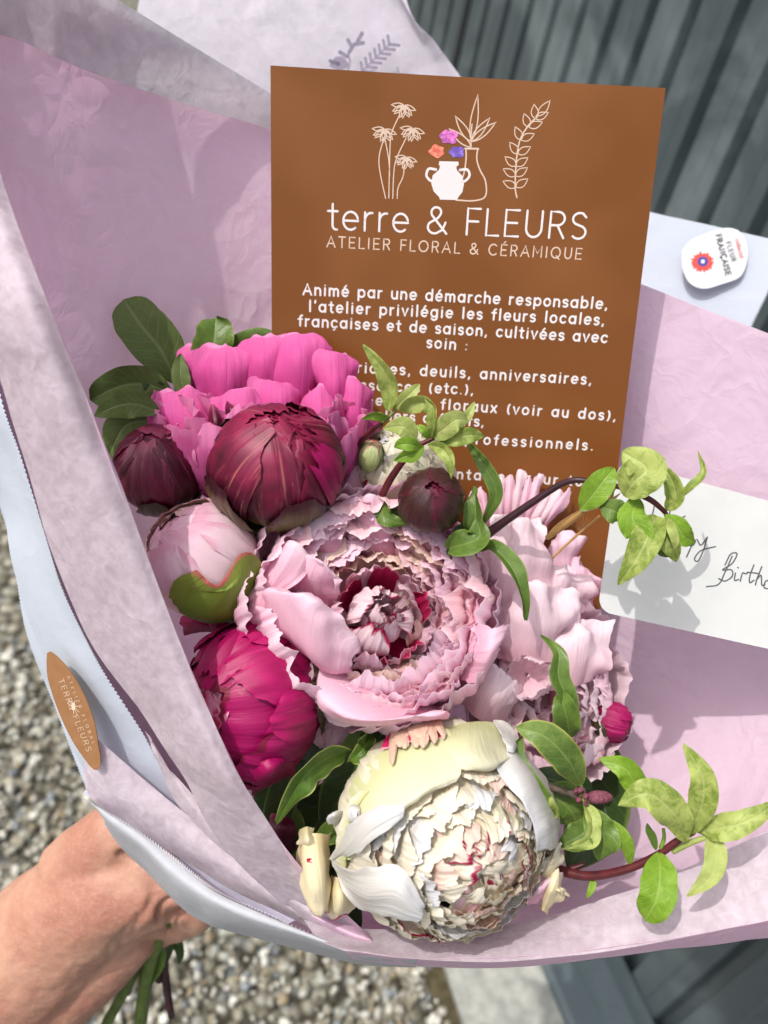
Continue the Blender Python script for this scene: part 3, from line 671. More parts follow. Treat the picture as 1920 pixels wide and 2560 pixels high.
print_mesh('bloom_stalks', [(PP([(1112, 402), (1104, 385)]), thin), (PP([(1124, 402), (1122, 362)]), thin), (PP([(1134, 402), (1140, 390)]), thin)], card, stm, pc)

# printed twigs on the tissue behind (upper edge of the postcard)
tp = Plane(W(820, 200, .474), W(1000, 150, .4735)-W(820, 200, .474), W(850, 300, .481)-W(820, 200, .474))
def PT_(pts): return [np.array(tp.at(*p)) for p in pts]
gi = plain('tissue_print_grey', S(150, 142, 160), 0.8)
st = [(PT_([tuple(p) for p in cr(np.array([(900, 190), (930, 160), (955, 135), (975, 118)], float), 12)]), 0.0009)]
def tleaf(x, y, a_, L_, w_): 
    c, s_ = math.cos(math.radians(a_)), math.sin(math.radians(a_))
    return PT_([(x+t*L_*c, y-t*L_*s_) for t in (0, .35, .7, 1)])
for k in range(7):
    x = 905+k*11; y = 186-k*11
    st.append((tleaf(x, y, 100, 22, 4), 0.0016)); st.append((tleaf(x, y, -5, 24, 4), 0.0016))
st.append((PT_([tuple(p) for p in cr(np.array([(868, 190), (874, 160), (872, 140), (895, 108)], float), 12)]), 0.001))
for x, y, a_ in ((868, 150, 150), (872, 140, 60), (880, 128, 120), (885, 120, 10), (893, 112, 60), (846, 168, 160)): st.append((tleaf(x, y, a_, 22, 4), 0.0022))
fl = [PT_([(848+22*math.cos(q)*(1+.2*math.sin(3*q)), 166+17*math.sin(q)) for q in np.linspace(0, 2*PI, 16, endpoint=False)])]
print_mesh('printed_twig', st, tp, gi, PT, h=0.0075, fill=fl)

# ------------------------------------------------------------------ white greeting card on a pick
o_ = W(1547, 1150, .352); gc_ = Plane(o_, W(2250, 1342, .330)-o_, W(1494, 1527, .362)-o_)
wc = plain('card_white', S(208, 209, 208), 0.65, spec=0.25, c2=S(202, 204, 203), scale=60)
gt = thing('greeting_card', 'white rounded greeting card with handwritten grey Happy Birthday on the right', 'card', o_)
c4 = [np.array(gc_.at(*p)) for p in ((1547, 1150), (2250, 1342), (2228, 1690), (1494, 1527))]
def rounded(C, r, n=7):
    out = []
    for i in range(4):
        p, q, s_ = C[i-1], C[i], C[(i+1) % 4]; a = (p-q)/np.linalg.norm(p-q); b = (s_-q)/np.linalg.norm(s_-q); c0 = q+a*r+b*r
        a0 = -b; b0 = -a
        for k in range(n+1):
            t = k/n*PI/2; out.append(c0+(-b*math.cos(t)-a*math.sin(t))*r)
    return out
R_ = rounded(c4, 0.0065); k = len(R_)
V = [tuple(gc_.w(p[0], p[1], 0.0003)) for p in R_]+[tuple(gc_.w(p[0], p[1], -0.0003)) for p in R_]
mesh_obj('card', V, [tuple(range(k)), tuple(range(2*k-1, k-1, -1))]+[(i, (i+1) % k, k+(i+1) % k, k+i) for i in range(k)], wc, gt, smooth=False)
def GP(pts, n=None):
    a = cr(np.array(pts, float), n or len(pts)*6); return [np.array(gc_.at(*p)) for p in a]
pen = plain('pen_grey', S(88, 88, 92), 0.6, spec=0.2)
hw = [GP([(1636, 1262), (1630, 1290), (1622, 1320), (1612, 1345)]), GP([(1612, 1312), (1640, 1308), (1668, 1300), (1700, 1296), (1712, 1290)]), GP([(1676, 1275), (1666, 1310), (1655, 1345)]),
      GP([(1690, 1340), (1678, 1345), (1676, 1362), (1688, 1360), (1700, 1345)]),
      GP([(1710, 1342), (1722, 1332), (1732, 1352), (1716, 1392)]), GP([(1716, 1362), (1726, 1344), (1738, 1352), (1730, 1364), (1720, 1362)]),
      GP([(1742, 1348), (1752, 1362), (1768, 1342)]), GP([(1768, 1342), (1758, 1375), (1745, 1402), (1736, 1396), (1752, 1376), (1788, 1366)]),
      GP([(1830, 1390), (1812, 1430), (1796, 1460), (1768, 1464)][:3]+[(1766, 1466)]), GP([(1812, 1412), (1826, 1385), (1842, 1384), (1830, 1408), (1806, 1424), (1828, 1424), (1830, 1440), (1812, 1452), (1796, 1446)]),
      GP([(1838, 1432), (1836, 1450), (1846, 1448)]), GP([(1844, 1418), (1845, 1419)], 2), GP([(1850, 1452), (1856, 1432), (1864, 1434), (1870, 1430)]),
      GP([(1884, 1412), (1874, 1440), (1874, 1456), (1884, 1450)]), GP([(1868, 1430), (1888, 1432), (1898, 1434)]), GP([(1904, 1416), (1892, 1446), (1888, 1462)]), GP([(1890, 1450), (1902, 1438), (1904, 1462), (1912, 1460)]),
      GP([(1928, 1452), (1914, 1452), (1910, 1468), (1924, 1470), (1930, 1455)]), GP([(1942, 1420), (1930, 1455), (1930, 1474), (1940, 1472)]),
      GP([(1962, 1462), (1948, 1464), (1946, 1480), (1960, 1478), (1965, 1466), (1968, 1482)]), GP([(1976, 1470), (1982, 1484), (1998, 1470), (1986, 1510), (1974, 1516)])]
print_mesh('handwriting', [(p, 0.00055) for p in hw], gc_, pen, gt, h=0.00045)

# ------------------------------------------------------------------ stickers
def sticker(name, label, pts, d, mat, th=0.0002):
    """an outline of (px, py, depth) points -> a thin plate"""
    P = [np.array(W(*p)) for p in pts]; c = sum(P)/len(P); k = len(P); n = np.zeros(3)
    for i in range(k): n += np.cross(P[i]-c, P[(i+1) % k]-c)
    n /= np.linalg.norm(n)
    if np.dot(np.array(CAM)-c, n) < 0: n = -n
    P = [p-n*np.dot(p-c, n) for p in P]
    rt = thing(name, label, 'sticker', Vector(c))
    V = [p+n*th for p in P]+[p-n*th for p in P]+[c+n*th, c-n*th]
    F = [(i, (i+1) % k, 2*k) for i in range(k)]+[((i+1) % k+k, i+k, 2*k+1) for i in range(k)]+[(i, i+k, (i+1) % k+k, (i+1) % k) for i in range(k)]
    mesh_obj('sticker_face', V, F, mat, rt, smooth=False)
    return rt, Vector(c), Vector(n)
sm = plain('sticker_white', S(216, 218, 220), 0.35, spec=0.4)
out = [(1702+0, 640)]
pts = cr(np.array([(1705, 625, .4595), (1728, 600, .459), (1770, 582, .457), (1815, 570, .455), (1848, 578, .4535), (1866, 608, .453), (1868, 650, .4535), (1850, 692, .4545), (1800, 712, .457), (1760, 722, .4585), (1725, 708, .4595), (1706, 670, .4600), (1705, 625, .4595)]), 48)[:-1]
st1, c1_, n1_ = sticker('round_sticker', 'white rounded sticker with red and blue flower and French words on the white paper', [tuple(p+np.array([0, 0, -.0022])) for p in pts], 0, sm)
pl = Plane(Vector(c1_)+n1_*0.0004, W(1850, 640, .45)-W(1700, 640, .45), W(1780, 720, .45)-W(1780, 600, .45)); pl.n = n1_
ax_ = (W(1850, 640, .45)-W(1700, 640, .45)); ax_ -= n1_*ax_.dot(n1_); pl.ex = ax_.normalized(); pl.ey = n1_.cross(pl.ex); pl.ey = pl.ey if pl.ey.z < 0 else -pl.ey
def SP(px, py): return np.array(pl.at(px, py))
red = plain('print_red', S(220, 74, 60), 0.5); blu = plain('print_blue', S(62, 66, 150), 0.5); blk = plain('print_black', S(40, 40, 44), 0.5)
star = [SP(1756+(24 if i % 2 else 30)*(1+.1*math.sin(i*2.3))*math.cos(i*2*PI/36), 655+(20 if i % 2 else 26)*math.sin(i*2*PI/36)*(1+.1*math.cos(i*1.7))) for i in range(36)]
print_mesh('red_petals', [], pl, red, st1, h=0.0001, fill=[star])
print_mesh('blue_centre', [], pl, blu, st1, h=0.00016, fill=[[SP(1757+14*math.cos(q), 654+13*math.sin(q)) for q in np.linspace(0, 2*PI, 9, endpoint=False)]])
print_mesh('white_dot', [], pl, ink, st1, h=0.00022, fill=[[SP(1757+5*math.cos(q), 654+5*math.sin(q)) for q in np.linspace(0, 2*PI, 9, endpoint=False)]])
def stext(t, a, b, em, w):
    s = []; a2 = SP(*a); b2 = SP(*b); L = np.linalg.norm(b2-a2); d = (b2-a2)/L; u = np.array([d[1], -d[0]])
    if np.dot(SP(1860, 600)-SP(1760, 640), u) < 0: u = -u
    adv = sum(GL[c][0] for c in t)*em; ext = (L-adv)/(len(t)-1); x = 0
    for c in t:
        for q in GL[c][1]: s.append(([a2+d*(x+p[0]*em)+u*p[1]*em for p in q], w))
        x += GL[c][0]*em+ext
    return s
print_mesh('sticker_text', stext('FRANÇAISE', (1789, 588), (1815, 690), 0.0042, .00062)+stext('FLEUR', (1815, 606), (1830, 655), 0.0036, .0004), pl, blk, st1, h=0.00012)
print_mesh('red_word', stext('collectif', (1838, 598), (1850, 646), 0.0028, .0004), pl, plain('print_coral', S(226, 130, 122), 0.5), st1, h=0.00012)
# brown oval sticker at the left
pts = cr(np.array([(119, 1632, .3435), (132, 1630, .343), (165, 1665, .341), (205, 1730, .340), (236, 1800, .341), (246, 1860, .342), (252, 1905, .343), (243, 1924, .3445), (222, 1912, .345), (180, 1850, .346), (145, 1775, .346), (122, 1700, .3455), (116, 1660, .344), (119, 1632, .3435)]), 60)[:-1]
bmat = plain('sticker_brown', S(152, 110, 74), 0.55, spec=0.3, c2=S(144, 102, 66), scale=200)
st2, c2_, n2_ = sticker('oval_sticker', 'brown oval sticker with tiny white flower print on the pale paper at the left', [tuple(p) for p in pts], 0, bmat)
pl2 = Plane(c2_+n2_*0.0003, W(240, 1900, .344)-W(125, 1640, .344), W(150, 1800, .344)-W(210, 1740, .344)); pl2.n = n2_
a_ = W(240, 1900, .344)-W(125, 1640, .344); a_ -= n2_*a_.dot(n2_); pl2.ex = a_.normalized(); pl2.ey = n2_.cross(pl2.ex)
if (pl2.ey.dot(wR)) < 0: pl2.ey = -pl2.ey
def S2(px, py): return np.array(pl2.at(px, py))
def t2(t, a, b, em, w):
    s = []; a2 = S2(*a); b2 = S2(*b); L = np.linalg.norm(b2-a2); d = (b2-a2)/L; u = np.array([-d[1], d[0]])
    if np.dot(S2(300, 1700)-S2(200, 1760), u) < 0: u = -u
    adv = sum(GL[c][0] for c in t)*em; ext = (L-adv)/(len(t)-1); x = 0
    for c in t:
        for q in GL[c][1]: s.append(([a2+d*(x+p[0]*em)+u*p[1]*em for p in q], w))
        x += GL[c][0]*em+ext
    return s
inkb = plain('print_cream', S(222, 200, 176), 0.6)
ls = t2('TERRE FLEURS', (146, 1700), (218, 1880), 0.0042, .00024)+t2('ATELIER FLORAL', (168, 1690), (232, 1860), 0.0022, .00018)
for k in range(9):
    q = 2*PI*k/9; c = S2(184, 1766); ls.append(([c, c+0.0042*np.array([math.cos(q), .6*math.sin(q)])], .0003))
print_mesh('sticker_print', ls, pl2, inkb, st2, h=0.0001, fill=[[S2(184+5*math.cos(q), 1766+10*math.sin(q)) for q in np.linspace(0, 2*PI, 12, endpoint=False)]])
# ------------------------------------------------------------------ petals and flowers
class Frame:
    """local frame of a flower: Z = the way it opens; R = its radius in metres"""
    def __init__(s, px, py, d, rpx, axis, spin=0.0, sc=(1, 1, 1)):
        s.c = W(px, py, d); s.R = rpx/F_PX*d; z = cdir(*axis)
        x = wR-z*wR.dot(z); x.normalize(); y = z.cross(x)
        s.M = np.array([tuple(x), tuple(y), tuple(z)]); s.sc = np.array(sc)*s.R; s.spin = spin
    def w(s, P):       # local unit coordinates (n,3) -> world
        return (np.asarray(P)*s.sc) @ s.M + np.array(s.c)
def n1(x, seed): return noise.noise(Vector((x, seed*3.17, seed*1.3)))
def petal(fr, name, mat, parent, phi, prof, w, wrap=1.0, ruffle=0.0, rfreq=3, jag=0.0, jfreq=9, cup=0.0, nu=17, nv=15, seed=0.0, notch=0.0,
          shape=0.6, tipw=0.78, thick=0.006, pleat=0.09, skew=0.0, buckle=0.02, side=0.26):
    """prof: (rho, z) points from the base to the tip; w: half width (units of R); wrap: how far the petal bends round the axis"""
    P = cr(np.array(prof, float), 40); seg = np.r_[0, np.cumsum(np.linalg.norm(np.diff(P, axis=0), axis=1))]; seg /= seg[-1]
    G = np.zeros((nv, nu, 3)); phi = math.radians(phi)+fr.spin
    us = np.linspace(-1, 1, nu)
    for j in range(nv):
        v0 = j/(nv-1)
        for i in range(nu):
            u = us[i]
            # a round tip: side columns stop short of the full length; a torn fringe on top
            lim = 1 - side*abs(u)**2.8 - notch*math.exp(-(u/0.16)**2) + jag*n1(u*jfreq*0.32, seed+2)*1.5 + jag*0.5*n1(u*jfreq*1.7, seed+5) + jag*.1*n1(u*jfreq*4, seed+6)
            v = v0*max(0.3, lim)
            vv = min(1, max(0, v)); rho = np.interp(vv, seg, P[:, 0]); z = np.interp(vv, seg, P[:, 1])
            if v > 1:
                t = P[-1]-P[-3]; t = t/np.linalg.norm(t)*(v-1)*0.8; rho += t[0]; z += t[1]
            wid = w*(0.16+0.84*math.sin(PI/2*min(1, vv/shape))**1.1)
            if vv > shape: wid *= 1-(1-tipw)*((vv-shape)/(1-shape))**2
            s = u*wid + skew*vv
            re = max(abs(rho), 0.45*w, 0.05)
            al = s*wrap/re
            # outward direction for relief
            off = cup*u*u*vv + ruffle*vv**2.2*math.sin(rfreq*PI*u+seed*5)*(0.4+0.6*abs(u)) + ruffle*0.7*vv**1.5*n1(u*2.1+vv, seed+11) + buckle*noise.noise(Vector((u*2.5, vv*3, seed)))
            off += pleat*(0.4+vv)*w*noise.noise(Vector((u*7, vv*1.3, seed+3)))+0.35*jag*vv**5*n1(u*jfreq*2.2, seed+8)
            x = rho*math.cos(al) + (0 if wrap else 0); y = rho*math.sin(al) + s*(1-wrap)
            if wrap > 0 and rho < re: # near the axis keep the width
                x = rho - re*(1-math.cos(al)); y = re*math.sin(al) + s*(1-wrap)
            e = np.array([x, y, z+0.0]); o_ = np.array([math.cos(al), math.sin(al), 0.15])
            e = e + o_*off
            G[j, i] = (e[0]*math.cos(phi)-e[1]*math.sin(phi), e[0]*math.sin(phi)+e[1]*math.cos(phi), e[2])
    Gw = fr.w(G.reshape(-1, 3)).reshape(nv, nu, 3)
    return solid_petal(Gw, thick*fr.R, name, mat, parent)
def solid_petal(G, t, name, mat, parent):
    nv, nu = G.shape[:2]; N = normals(G)
    tt = np.ones((nv, nu, 1)); tt[-1] = 0.3; tt[:, 0] = 0.3; tt[:, -1] = 0.3
    A = (G+N*t/2*tt).reshape(-1, 3); B = (G-N*t/2*tt).reshape(-1, 3); k = len(A)
    f = grid_faces(nu, nv); f2 = [tuple(reversed([i+k for i in q])) for q in f]
    ring = [i for i in range(nu)] + [j*nu+nu-1 for j in range(1, nv)] + [(nv-1)*nu+i for i in range(nu-2, -1, -1)] + [j*nu for j in range(nv-2, 0, -1)]
    edge = [(b, a, a+k, b+k) for a, b in zip(ring, ring[1:]+ring[:1])]
    uu, vv = np.meshgrid(np.linspace(0, 1, nu), np.linspace(0, 1, nv)); uv = np.stack([uu, vv], -1).reshape(-1, 2)
    o = mesh_obj(name, np.concatenate([A, B]), f+f2+edge, mat, parent, np.concatenate([uv, uv])); sharp_rim(o, ring, k, len(f)*2); return o
def arc(r, th0, th1, n=7, r1=None, zc=0.0, zs=1.0):
    """profile along a sphere from polar angle th0 (180 = underneath) to th1 (0 = the tip of the bud)"""
    out = []
    for i in range(n):
        t = i/(n-1); th = math.radians(th0+(th1-th0)*t); rr = r if r1 is None else r+(r1-r)*t
        out.append((rr*math.sin(th), zc+zs*rr*math.cos(th)))
    return out
def ppatch(name, rows, mat, parent, nu=24, nv=24, ruffle=0.0, rs=60, jag=0.0, seed=1.0, t=0.00035, jf=600):
    """a hand-placed petal: rows run base -> tip, each a list of (px, py, depth)"""
    C = np.array([[tuple(W(*p)) for p in r] for r in rows]); G = cr(C, nv); G = np.swapaxes(cr(np.swapaxes(G, 0, 1), nu), 0, 1); N = normals(G)
    for j in range(nv):
        for i in range(nu):
            p = G[j, i].copy(); v = j/(nv-1); u = abs(2*i/(nu-1)-1)
            G[j, i] += N[j, i]*(ruffle*max(v, u)**2*nz(p, rs, seed)*2 + min(.0005, ruffle*.2)*(noise.noise(Vector((i/(nu-1)*11, v*1.6, seed+2)))+.4*noise.noise(Vector((i/(nu-1)*24, v*2.2, seed+7)))))
            if jag:
                e = max(v**6, u**8)
                dirv = (G[j, i]-C.reshape(-1, 3).mean(0)); dirv /= np.linalg.norm(dirv); G[j, i] += dirv*e*jag*nz(p, jf, seed+3)*2
    return solid_petal(G, t, name, mat, parent)
def on_ball(fr, rows, k=1.0, pull=0.0):
    """(px, py[, extra]) rows -> (px, py, depth) lying on the ball of the flower"""
    R = fr.R*k; c = np.array(fr.c)-np.array(CAM); out = []
    for r in rows:
        q = []
        for p in r:
            d = np.array(W(p[0], p[1], 1.0)-CAM); a = d@d; b = -2*d@c; cc = c@c-R*R; D = b*b-4*a*cc
            t = (-b-math.sqrt(D))/(2*a) if D > 0 else (d@c)/a
            q.append((p[0], p[1], t-(p[2]*(1 if k < 1.02 or k == 1.02 and False else .55) if len(p) > 2 else 0)))
        out.append(q)
    return out
def rnd(a, b): return random.uniform(a, b)

# ---- materials
pale = petal_mat('petal_pale_pink', S(244, 170, 196), S(252, 211, 227), S(253, 225, 238), S(254, 237, 246), 0.16, 0.48, 0.6)
pale2 = petal_mat('petal_blush', S(247, 188, 196), S(252, 211, 219), S(253, 224, 231), S(254, 234, 238), 0.16, 0.45, 0.6)
palew = petal_mat('petal_white_pink', S(246, 190, 212), S(251, 216, 232), S(252, 229, 240), None, 0.12, 0.4, 0.6)
flecked2 = petal_mat('petal_cream_crimson_rim', S(236, 222, 190), S(243, 232, 214), S(246, 236, 224), S(168, 24, 70), 0.2, 0.3, 0.55, edge_w=0.028)
soft = petal_mat('petal_soft_white_pink', S(246, 206, 218), S(251, 228, 236), S(252, 237, 243), None, 0.1, 0.4, 0.6)
flecked = petal_mat('petal_flecked', S(236, 190, 204), S(246, 218, 226), S(250, 228, 234), S(176, 24, 78), 0.25, 0.25, 0.45, edge_w=0.03)
wine = petal_mat('petal_crimson', S(150, 12, 60), S(184, 24, 82), S(200, 40, 96), S(236, 160, 184), 0.3, 0.2, 0.5, edge_w=0.03)
hot = petal_mat('petal_hot_pink', S(206, 56, 144), S(236, 104, 182), S(246, 140, 204), S(250, 170, 218), 0.4, 0.45, 0.6)
mag = petal_mat('petal_magenta', S(110, 0, 52), S(156, 4, 82), S(174, 16, 98), S(120, 10, 50), 0.42, 0.12, 0.45, spec=0.4, edge_w=0.012)
dred = petal_mat('petal_dark_red', S(84, 6, 38), S(120, 18, 56), S(168, 52, 98), S(190, 96, 128), 0.6, 0.05, 0.33, spec=0.55, tex=0.8)
dred2 = petal_mat('petal_wine', S(58, 4, 24), S(88, 8, 40), S(124, 22, 66), S(150, 60, 90), 0.6, 0.04, 0.32, spec=0.55)
sepm = petal_mat('sepal_maroon', S(104, 128, 44), S(62, 18, 30), S(48, 10, 24), None, 0.55, 0.04, 0.34, spec=0.5)
sepg = petal_mat('sepal_maroon_green', S(120, 142, 56), S(110, 96, 50), S(76, 20, 34), S(60, 10, 24), 0.6, 0.05, 0.36, spec=0.5)
sepd = petal_mat('sepal_near_black', S(84, 84, 40), S(62, 16, 30), S(50, 10, 24), S(84, 20, 40), 0.4, 0.04, 0.36, spec=0.5)
sgreen = petal_mat('sepal_green', S(96, 122, 40), S(122, 142, 52), S(132, 140, 60), S(186, 96, 90), 0.4, 0.12, 0.45, edge_w=0.05)
creamw = petal_mat('petal_ivory', S(236, 222, 190), S(243, 234, 214), S(246, 240, 226), None, 0.16, 0.36, 0.6)
cream = petal_mat('petal_cream', S(222, 224, 168), S(236, 233, 202), S(242, 237, 218), S(246, 240, 228), 0.2, 0.36, 0.6)
creamb = petal_mat('petal_cream_flecked', S(230, 222, 174), S(244, 234, 206), S(248, 240, 222), None, 0.2, 0.32, 0.5, blotch=S(156, 16, 60), blotch_amt=0.08)
white = petal_mat('petal_white', S(218, 214, 206), S(230, 227, 224), S(232, 232, 235), None, 0.08, 0.3, 0.42)
peach = petal_mat('petal_peach', S(240, 204, 186), S(248, 222, 208), S(251, 232, 222), None, 0.1, 0.45, 0.6)  # warm peach petal colour, paler towards the tip
blushbud = petal_mat('petal_blush_bud', S(232, 200, 190), S(238, 208, 212), S(240, 206, 222), S(232, 176, 196), 0.22, 0.22, 0.42)
creambud = petal_mat('petal_cream_bud', S(232, 218, 190), S(238, 226, 204), S(240, 220, 214), S(232, 190, 190), 0.22, 0.2, 0.42)

def skin_of_bud(name, dark, rose, tan, green, amt=.5):
    s = NT(name); uv = s.uv(); sep = s.n('ShaderNodeSeparateXYZ', Vector=uv); v = sep.outputs[1]; co = s.objco()
    st = s.noise(s.n('ShaderNodeMapping', Vector=uv, Scale=(9, 1.3, 1)).outputs[0], 1.0, 5, .6, 1.2); fine = s.noise(s.n('ShaderNodeMapping', Vector=uv, Scale=(60, 2.5, 1)).outputs[0], 1.0, 3, .6)
    big = s.noise(co, 55, 3, .5, .8)
    c = s.mix(dark, rose, s.math('MULTIPLY', s.ramp(s.math('ADD', s.math('MULTIPLY', big, .6), s.math('MULTIPLY', v, .35)), [(.50-.12*amt, (0, 0, 0)), (.72, (1, 1, 1))]), .95))
    c = s.mix(c, tan, s.math('MULTIPLY', s.ramp(st, [(.56, (0, 0, 0)), (.68, (1, 1, 1))]), .7))
    c = s.mix(c, green, s.math('MULTIPLY', s.ramp(v, [(.1, (1, 1, 1)), (.45, (0, 0, 0))]), s.ramp(st, [(.4, (0, 0, 0)), (.55, (1, 1, 1))])))
    c = s.mix(c, dark, s.math('MULTIPLY', s.ramp(fine, [(.45, (0, 0, 0)), (.75, (1, 1, 1))]), .45))
    c = s.mix(c, rose, s.ramp(v, [(.95, (0, 0, 0)), (1.0, (.6, .6, .6))]))
    return s.gloss_trans(c, .46, .04, None, s.math('ADD', s.math('MULTIPLY', st, .6), s.math('MULTIPLY', fine, .4)), .4, .0005, .4)
crim = skin_of_bud('bud_crimson_streaked', S(62, 8, 28), S(146, 30, 72), S(184, 112, 106), S(140, 150, 60), .5)
crim2 = skin_of_bud('bud_wine_streaked', S(44, 4, 18), S(112, 20, 56), S(140, 60, 80), S(70, 60, 30), .5)
magp = skin_of_bud('petal_magenta_mottled', S(124, 0, 60), S(174, 10, 94), S(194, 34, 114), S(130, 4, 60), 1.2)
PEO = 'peonies in the bouquet'
def flower(name, label, cat, fr, group=PEO):
    return thing(name, label, cat, fr.c - Vector(fr.M[2])*fr.R*0.6, group)

# ---- F: the big pale pink peony in the middle
fr = Frame(925, 1520, .338, 318, (0.22, 0.30, 1), sc=(1, 0.93, 0.9))
F = flower('pink_peony', 'largest fully open pale pink peony with crimson heart in the middle of the bouquet', 'flower', fr)
for k in range(10):          # guard petals
    a = k*36+rnd(-7, 7)
    if 185 < a % 360 < 255: continue
    petal(fr, 'petal', random.choice([pale, palew]), F, a, [(0.08, -.85), (.62, -.78), (.98, -.30), (1.02, .12), (rnd(.90, 1.02), rnd(.34, .46))], rnd(.40, .50), 1.0, 0.03, 1.6, 0.045, 7, nu=41, nv=24, seed=k*1.3, notch=rnd(0, .06), tipw=.9)
for k in range(10):
    a = 15+k*36+rnd(-8, 8)
    petal(fr, 'petal', random.choice([pale, pale, palew]), F, a, [(0.08, -.7), (.52, -.6), (.82, -.15), (.90, .15), (rnd(.76, .90), rnd(.38, .50))], rnd(.32, .44), 0.9, 0.045, 1.8, 0.05, 8, nu=39, nv=20, seed=20+k*1.3, notch=rnd(0, .08), tipw=.9)
for k in range(9):           # wide petals filling the bowl below the ruffles
    rt = .85; petal(fr, 'petal', pale, F, k*40, [(0.05, -.35), (.3, -.22), (.6, 0), (.86, .22)], .42, .8, .02, 1.5, .03, 7, nu=21, nv=14, seed=40+k, tipw=1.0)
NP = 104                     # ruffles, spiralling outwards like seeds, tips on one bowl-shaped surface
for k in range(NP):
    t = k/(NP-1); rt = .36+.50*t**.62+rnd(-.02, .02); zt = .10+.34*t**.8+rnd(-.05, .05); lean = rnd(.80, .97); az = (k*137.5+rnd(-8, 8)) % 360
    if 150 < az < 262 and rt > .60: continue      # the left side is taken by broad plain petals
    petal(fr, 'petal', random.choice([pale, pale2, palew]) if t > .45 else random.choice([pale2, palew, peach]), F, az,
          [(rt*.78, zt-.36), (rt*.98, zt-.20), (rt*1.02, zt-.09), (rt*lean, zt)], rnd(.15, .22)+.09*t, .75, 0.042, 1.7, 0.05, 8, skew=rnd(-.06, .06), nu=27, nv=13, seed=50+k*1.7, notch=rnd(0, .1), tipw=.9, side=.2)
fc = Frame(952, 1545, .330, 112, (0.15, 0.35, 1))
for k in range(6):
    petal(fc, 'petal', wine, F, 20+k*60+rnd(-9, 9), [(0.1, -.9), (.75, -.7), (1.0, -.1), (rnd(.92, 1.1), rnd(.35, .6))], rnd(.32, .45), .8, .07, 3, .14, 9, nu=19, nv=14, seed=140+k)
for k in range(5):
    petal(fc, 'petal', palew, F, 45+k*72+rnd(-9, 9), [(0.1, -.9), (.85, -.7), (1.12, 0), (rnd(.95, 1.15), rnd(.5, .8))], rnd(.35, .48), .8, .08, 3, .12, 9, nu=19, nv=14, seed=150+k)
for k in range(9):
    rt = rnd(.42, .8)
    petal(fc, 'petal', flecked, F, k*40+rnd(-12, 12), [(.1, -.9), (rt*.9, -.6), (rt*1.1, .1), (rt*rnd(.35, .8), rnd(.5, .85))], rnd(.36, .56), .9, .06, 1.8, .1, 8, nu=27, nv=18, seed=160+k, skew=rnd(-.2, .2), tipw=.6)
for k in range(6):
    rt = rnd(.12, .35)
    petal(fc, 'petal', flecked, F, k*60+rnd(-12, 12), [(.05, -.5), (rt, -.1), (rt*1.1, .4), (rt*rnd(.2, .9), rnd(.75, .98))], rnd(.26, .4), .8, .08, 1.6, .1, 8, nu=23, nv=15, seed=175+k, skew=rnd(-.2, .2), tipw=.5)
# large smooth outer petals placed by hand: lower one, left ones, the upright one at the top
ppatch('petal', [[(880, 1640, 0.3450), (940, 1700, 0.3300), (1040, 1750, 0.3250), (1130, 1770, 0.3300)], [(830, 1640, 0.3330), (880, 1720, 0.3130), (990, 1790, 0.3050), (1120, 1800, 0.3130)],
                 [(795, 1650, 0.3270), (810, 1740, 0.3050), (910, 1800, 0.2980), (1118, 1778, 0.3040)], [(788, 1665, 0.3290), (800, 1765, 0.3100), (890, 1806, 0.3050), (1040, 1803, 0.3070)],
                 [(790, 1700, 0.3370), (812, 1790, 0.3230), (880, 1812, 0.3190), (1000, 1808, 0.3170)]], palew, F, 34, 26, 0.0015, 90, 0.0005, 3.1)
ppatch('petal', [[(700, 1620, 0.3400), (760, 1640, 0.3300), (830, 1690, 0.3250), (880, 1700, 0.3300)], [(640, 1560, 0.3330), (720, 1590, 0.3130), (800, 1660, 0.3070), (870, 1680, 0.3170)],
                 [(620, 1500, 0.3300), (700, 1490, 0.3030), (800, 1600, 0.2990), (880, 1665, 0.3090)], [(650, 1480, 0.3290), (740, 1480, 0.2980), (810, 1540, 0.2970), (884, 1640, 0.3070)],
                 [(690, 1478, 0.3290), (770, 1484, 0.3000), (850, 1540, 0.3010), (893, 1610, 0.3110)]], palew, F, 34, 30, 0.0028, 90, 0.0009, 4.3, jf=260)
ppatch('petal', [[(650, 1600, 0.3470), (700, 1620, 0.3390), (760, 1640, 0.3350)], [(604, 1560, 0.3390), (640, 1590, 0.3250), (720, 1600, 0.3230)],
                 [(600, 1540, 0.3350), (650, 1500, 0.3170), (700, 1490, 0.3170)], [(660, 1440, 0.3350), (700, 1400, 0.3130), (760, 1440, 0.3150)],
                 [(690, 1370, 0.3370), (720, 1350, 0.3170), (790, 1400, 0.3170)]], pale, F, 30, 30, 0.0026, 90, 0.0009, 5.3, jf=260)
ppatch('petal', [[(700, 1520, 0.3430), (770, 1520, 0.3350), (840, 1520, 0.3310)], [(690, 1440, 0.3330), (770, 1450, 0.3170), (850, 1470, 0.3150)],
                 [(705, 1380, 0.3310), (790, 1400, 0.3090), (855, 1450, 0.3110)], [(770, 1395, 0.3310), (800, 1408, 0.3090), (842, 1470, 0.3130)]], palew, F, 30, 26, 0.0024, 100, 0.0009, 6.3, jf=260)
ppatch('petal', [[(880, 1400, 0.3510), (930, 1400, 0.3450), (990, 1400, 0.3450)], [(860, 1330, 0.3450), (920, 1330, 0.3350), (980, 1340, 0.3370)],
                 [(862, 1270, 0.3430), (910, 1260, 0.3310), (960, 1300, 0.3350)], [(880, 1235, 0.3430), (915, 1232, 0.3320), (942, 1250, 0.3360)]], pale, F, 26, 24, 0.0026, 90, 0.0008, 7.7, jf=280)
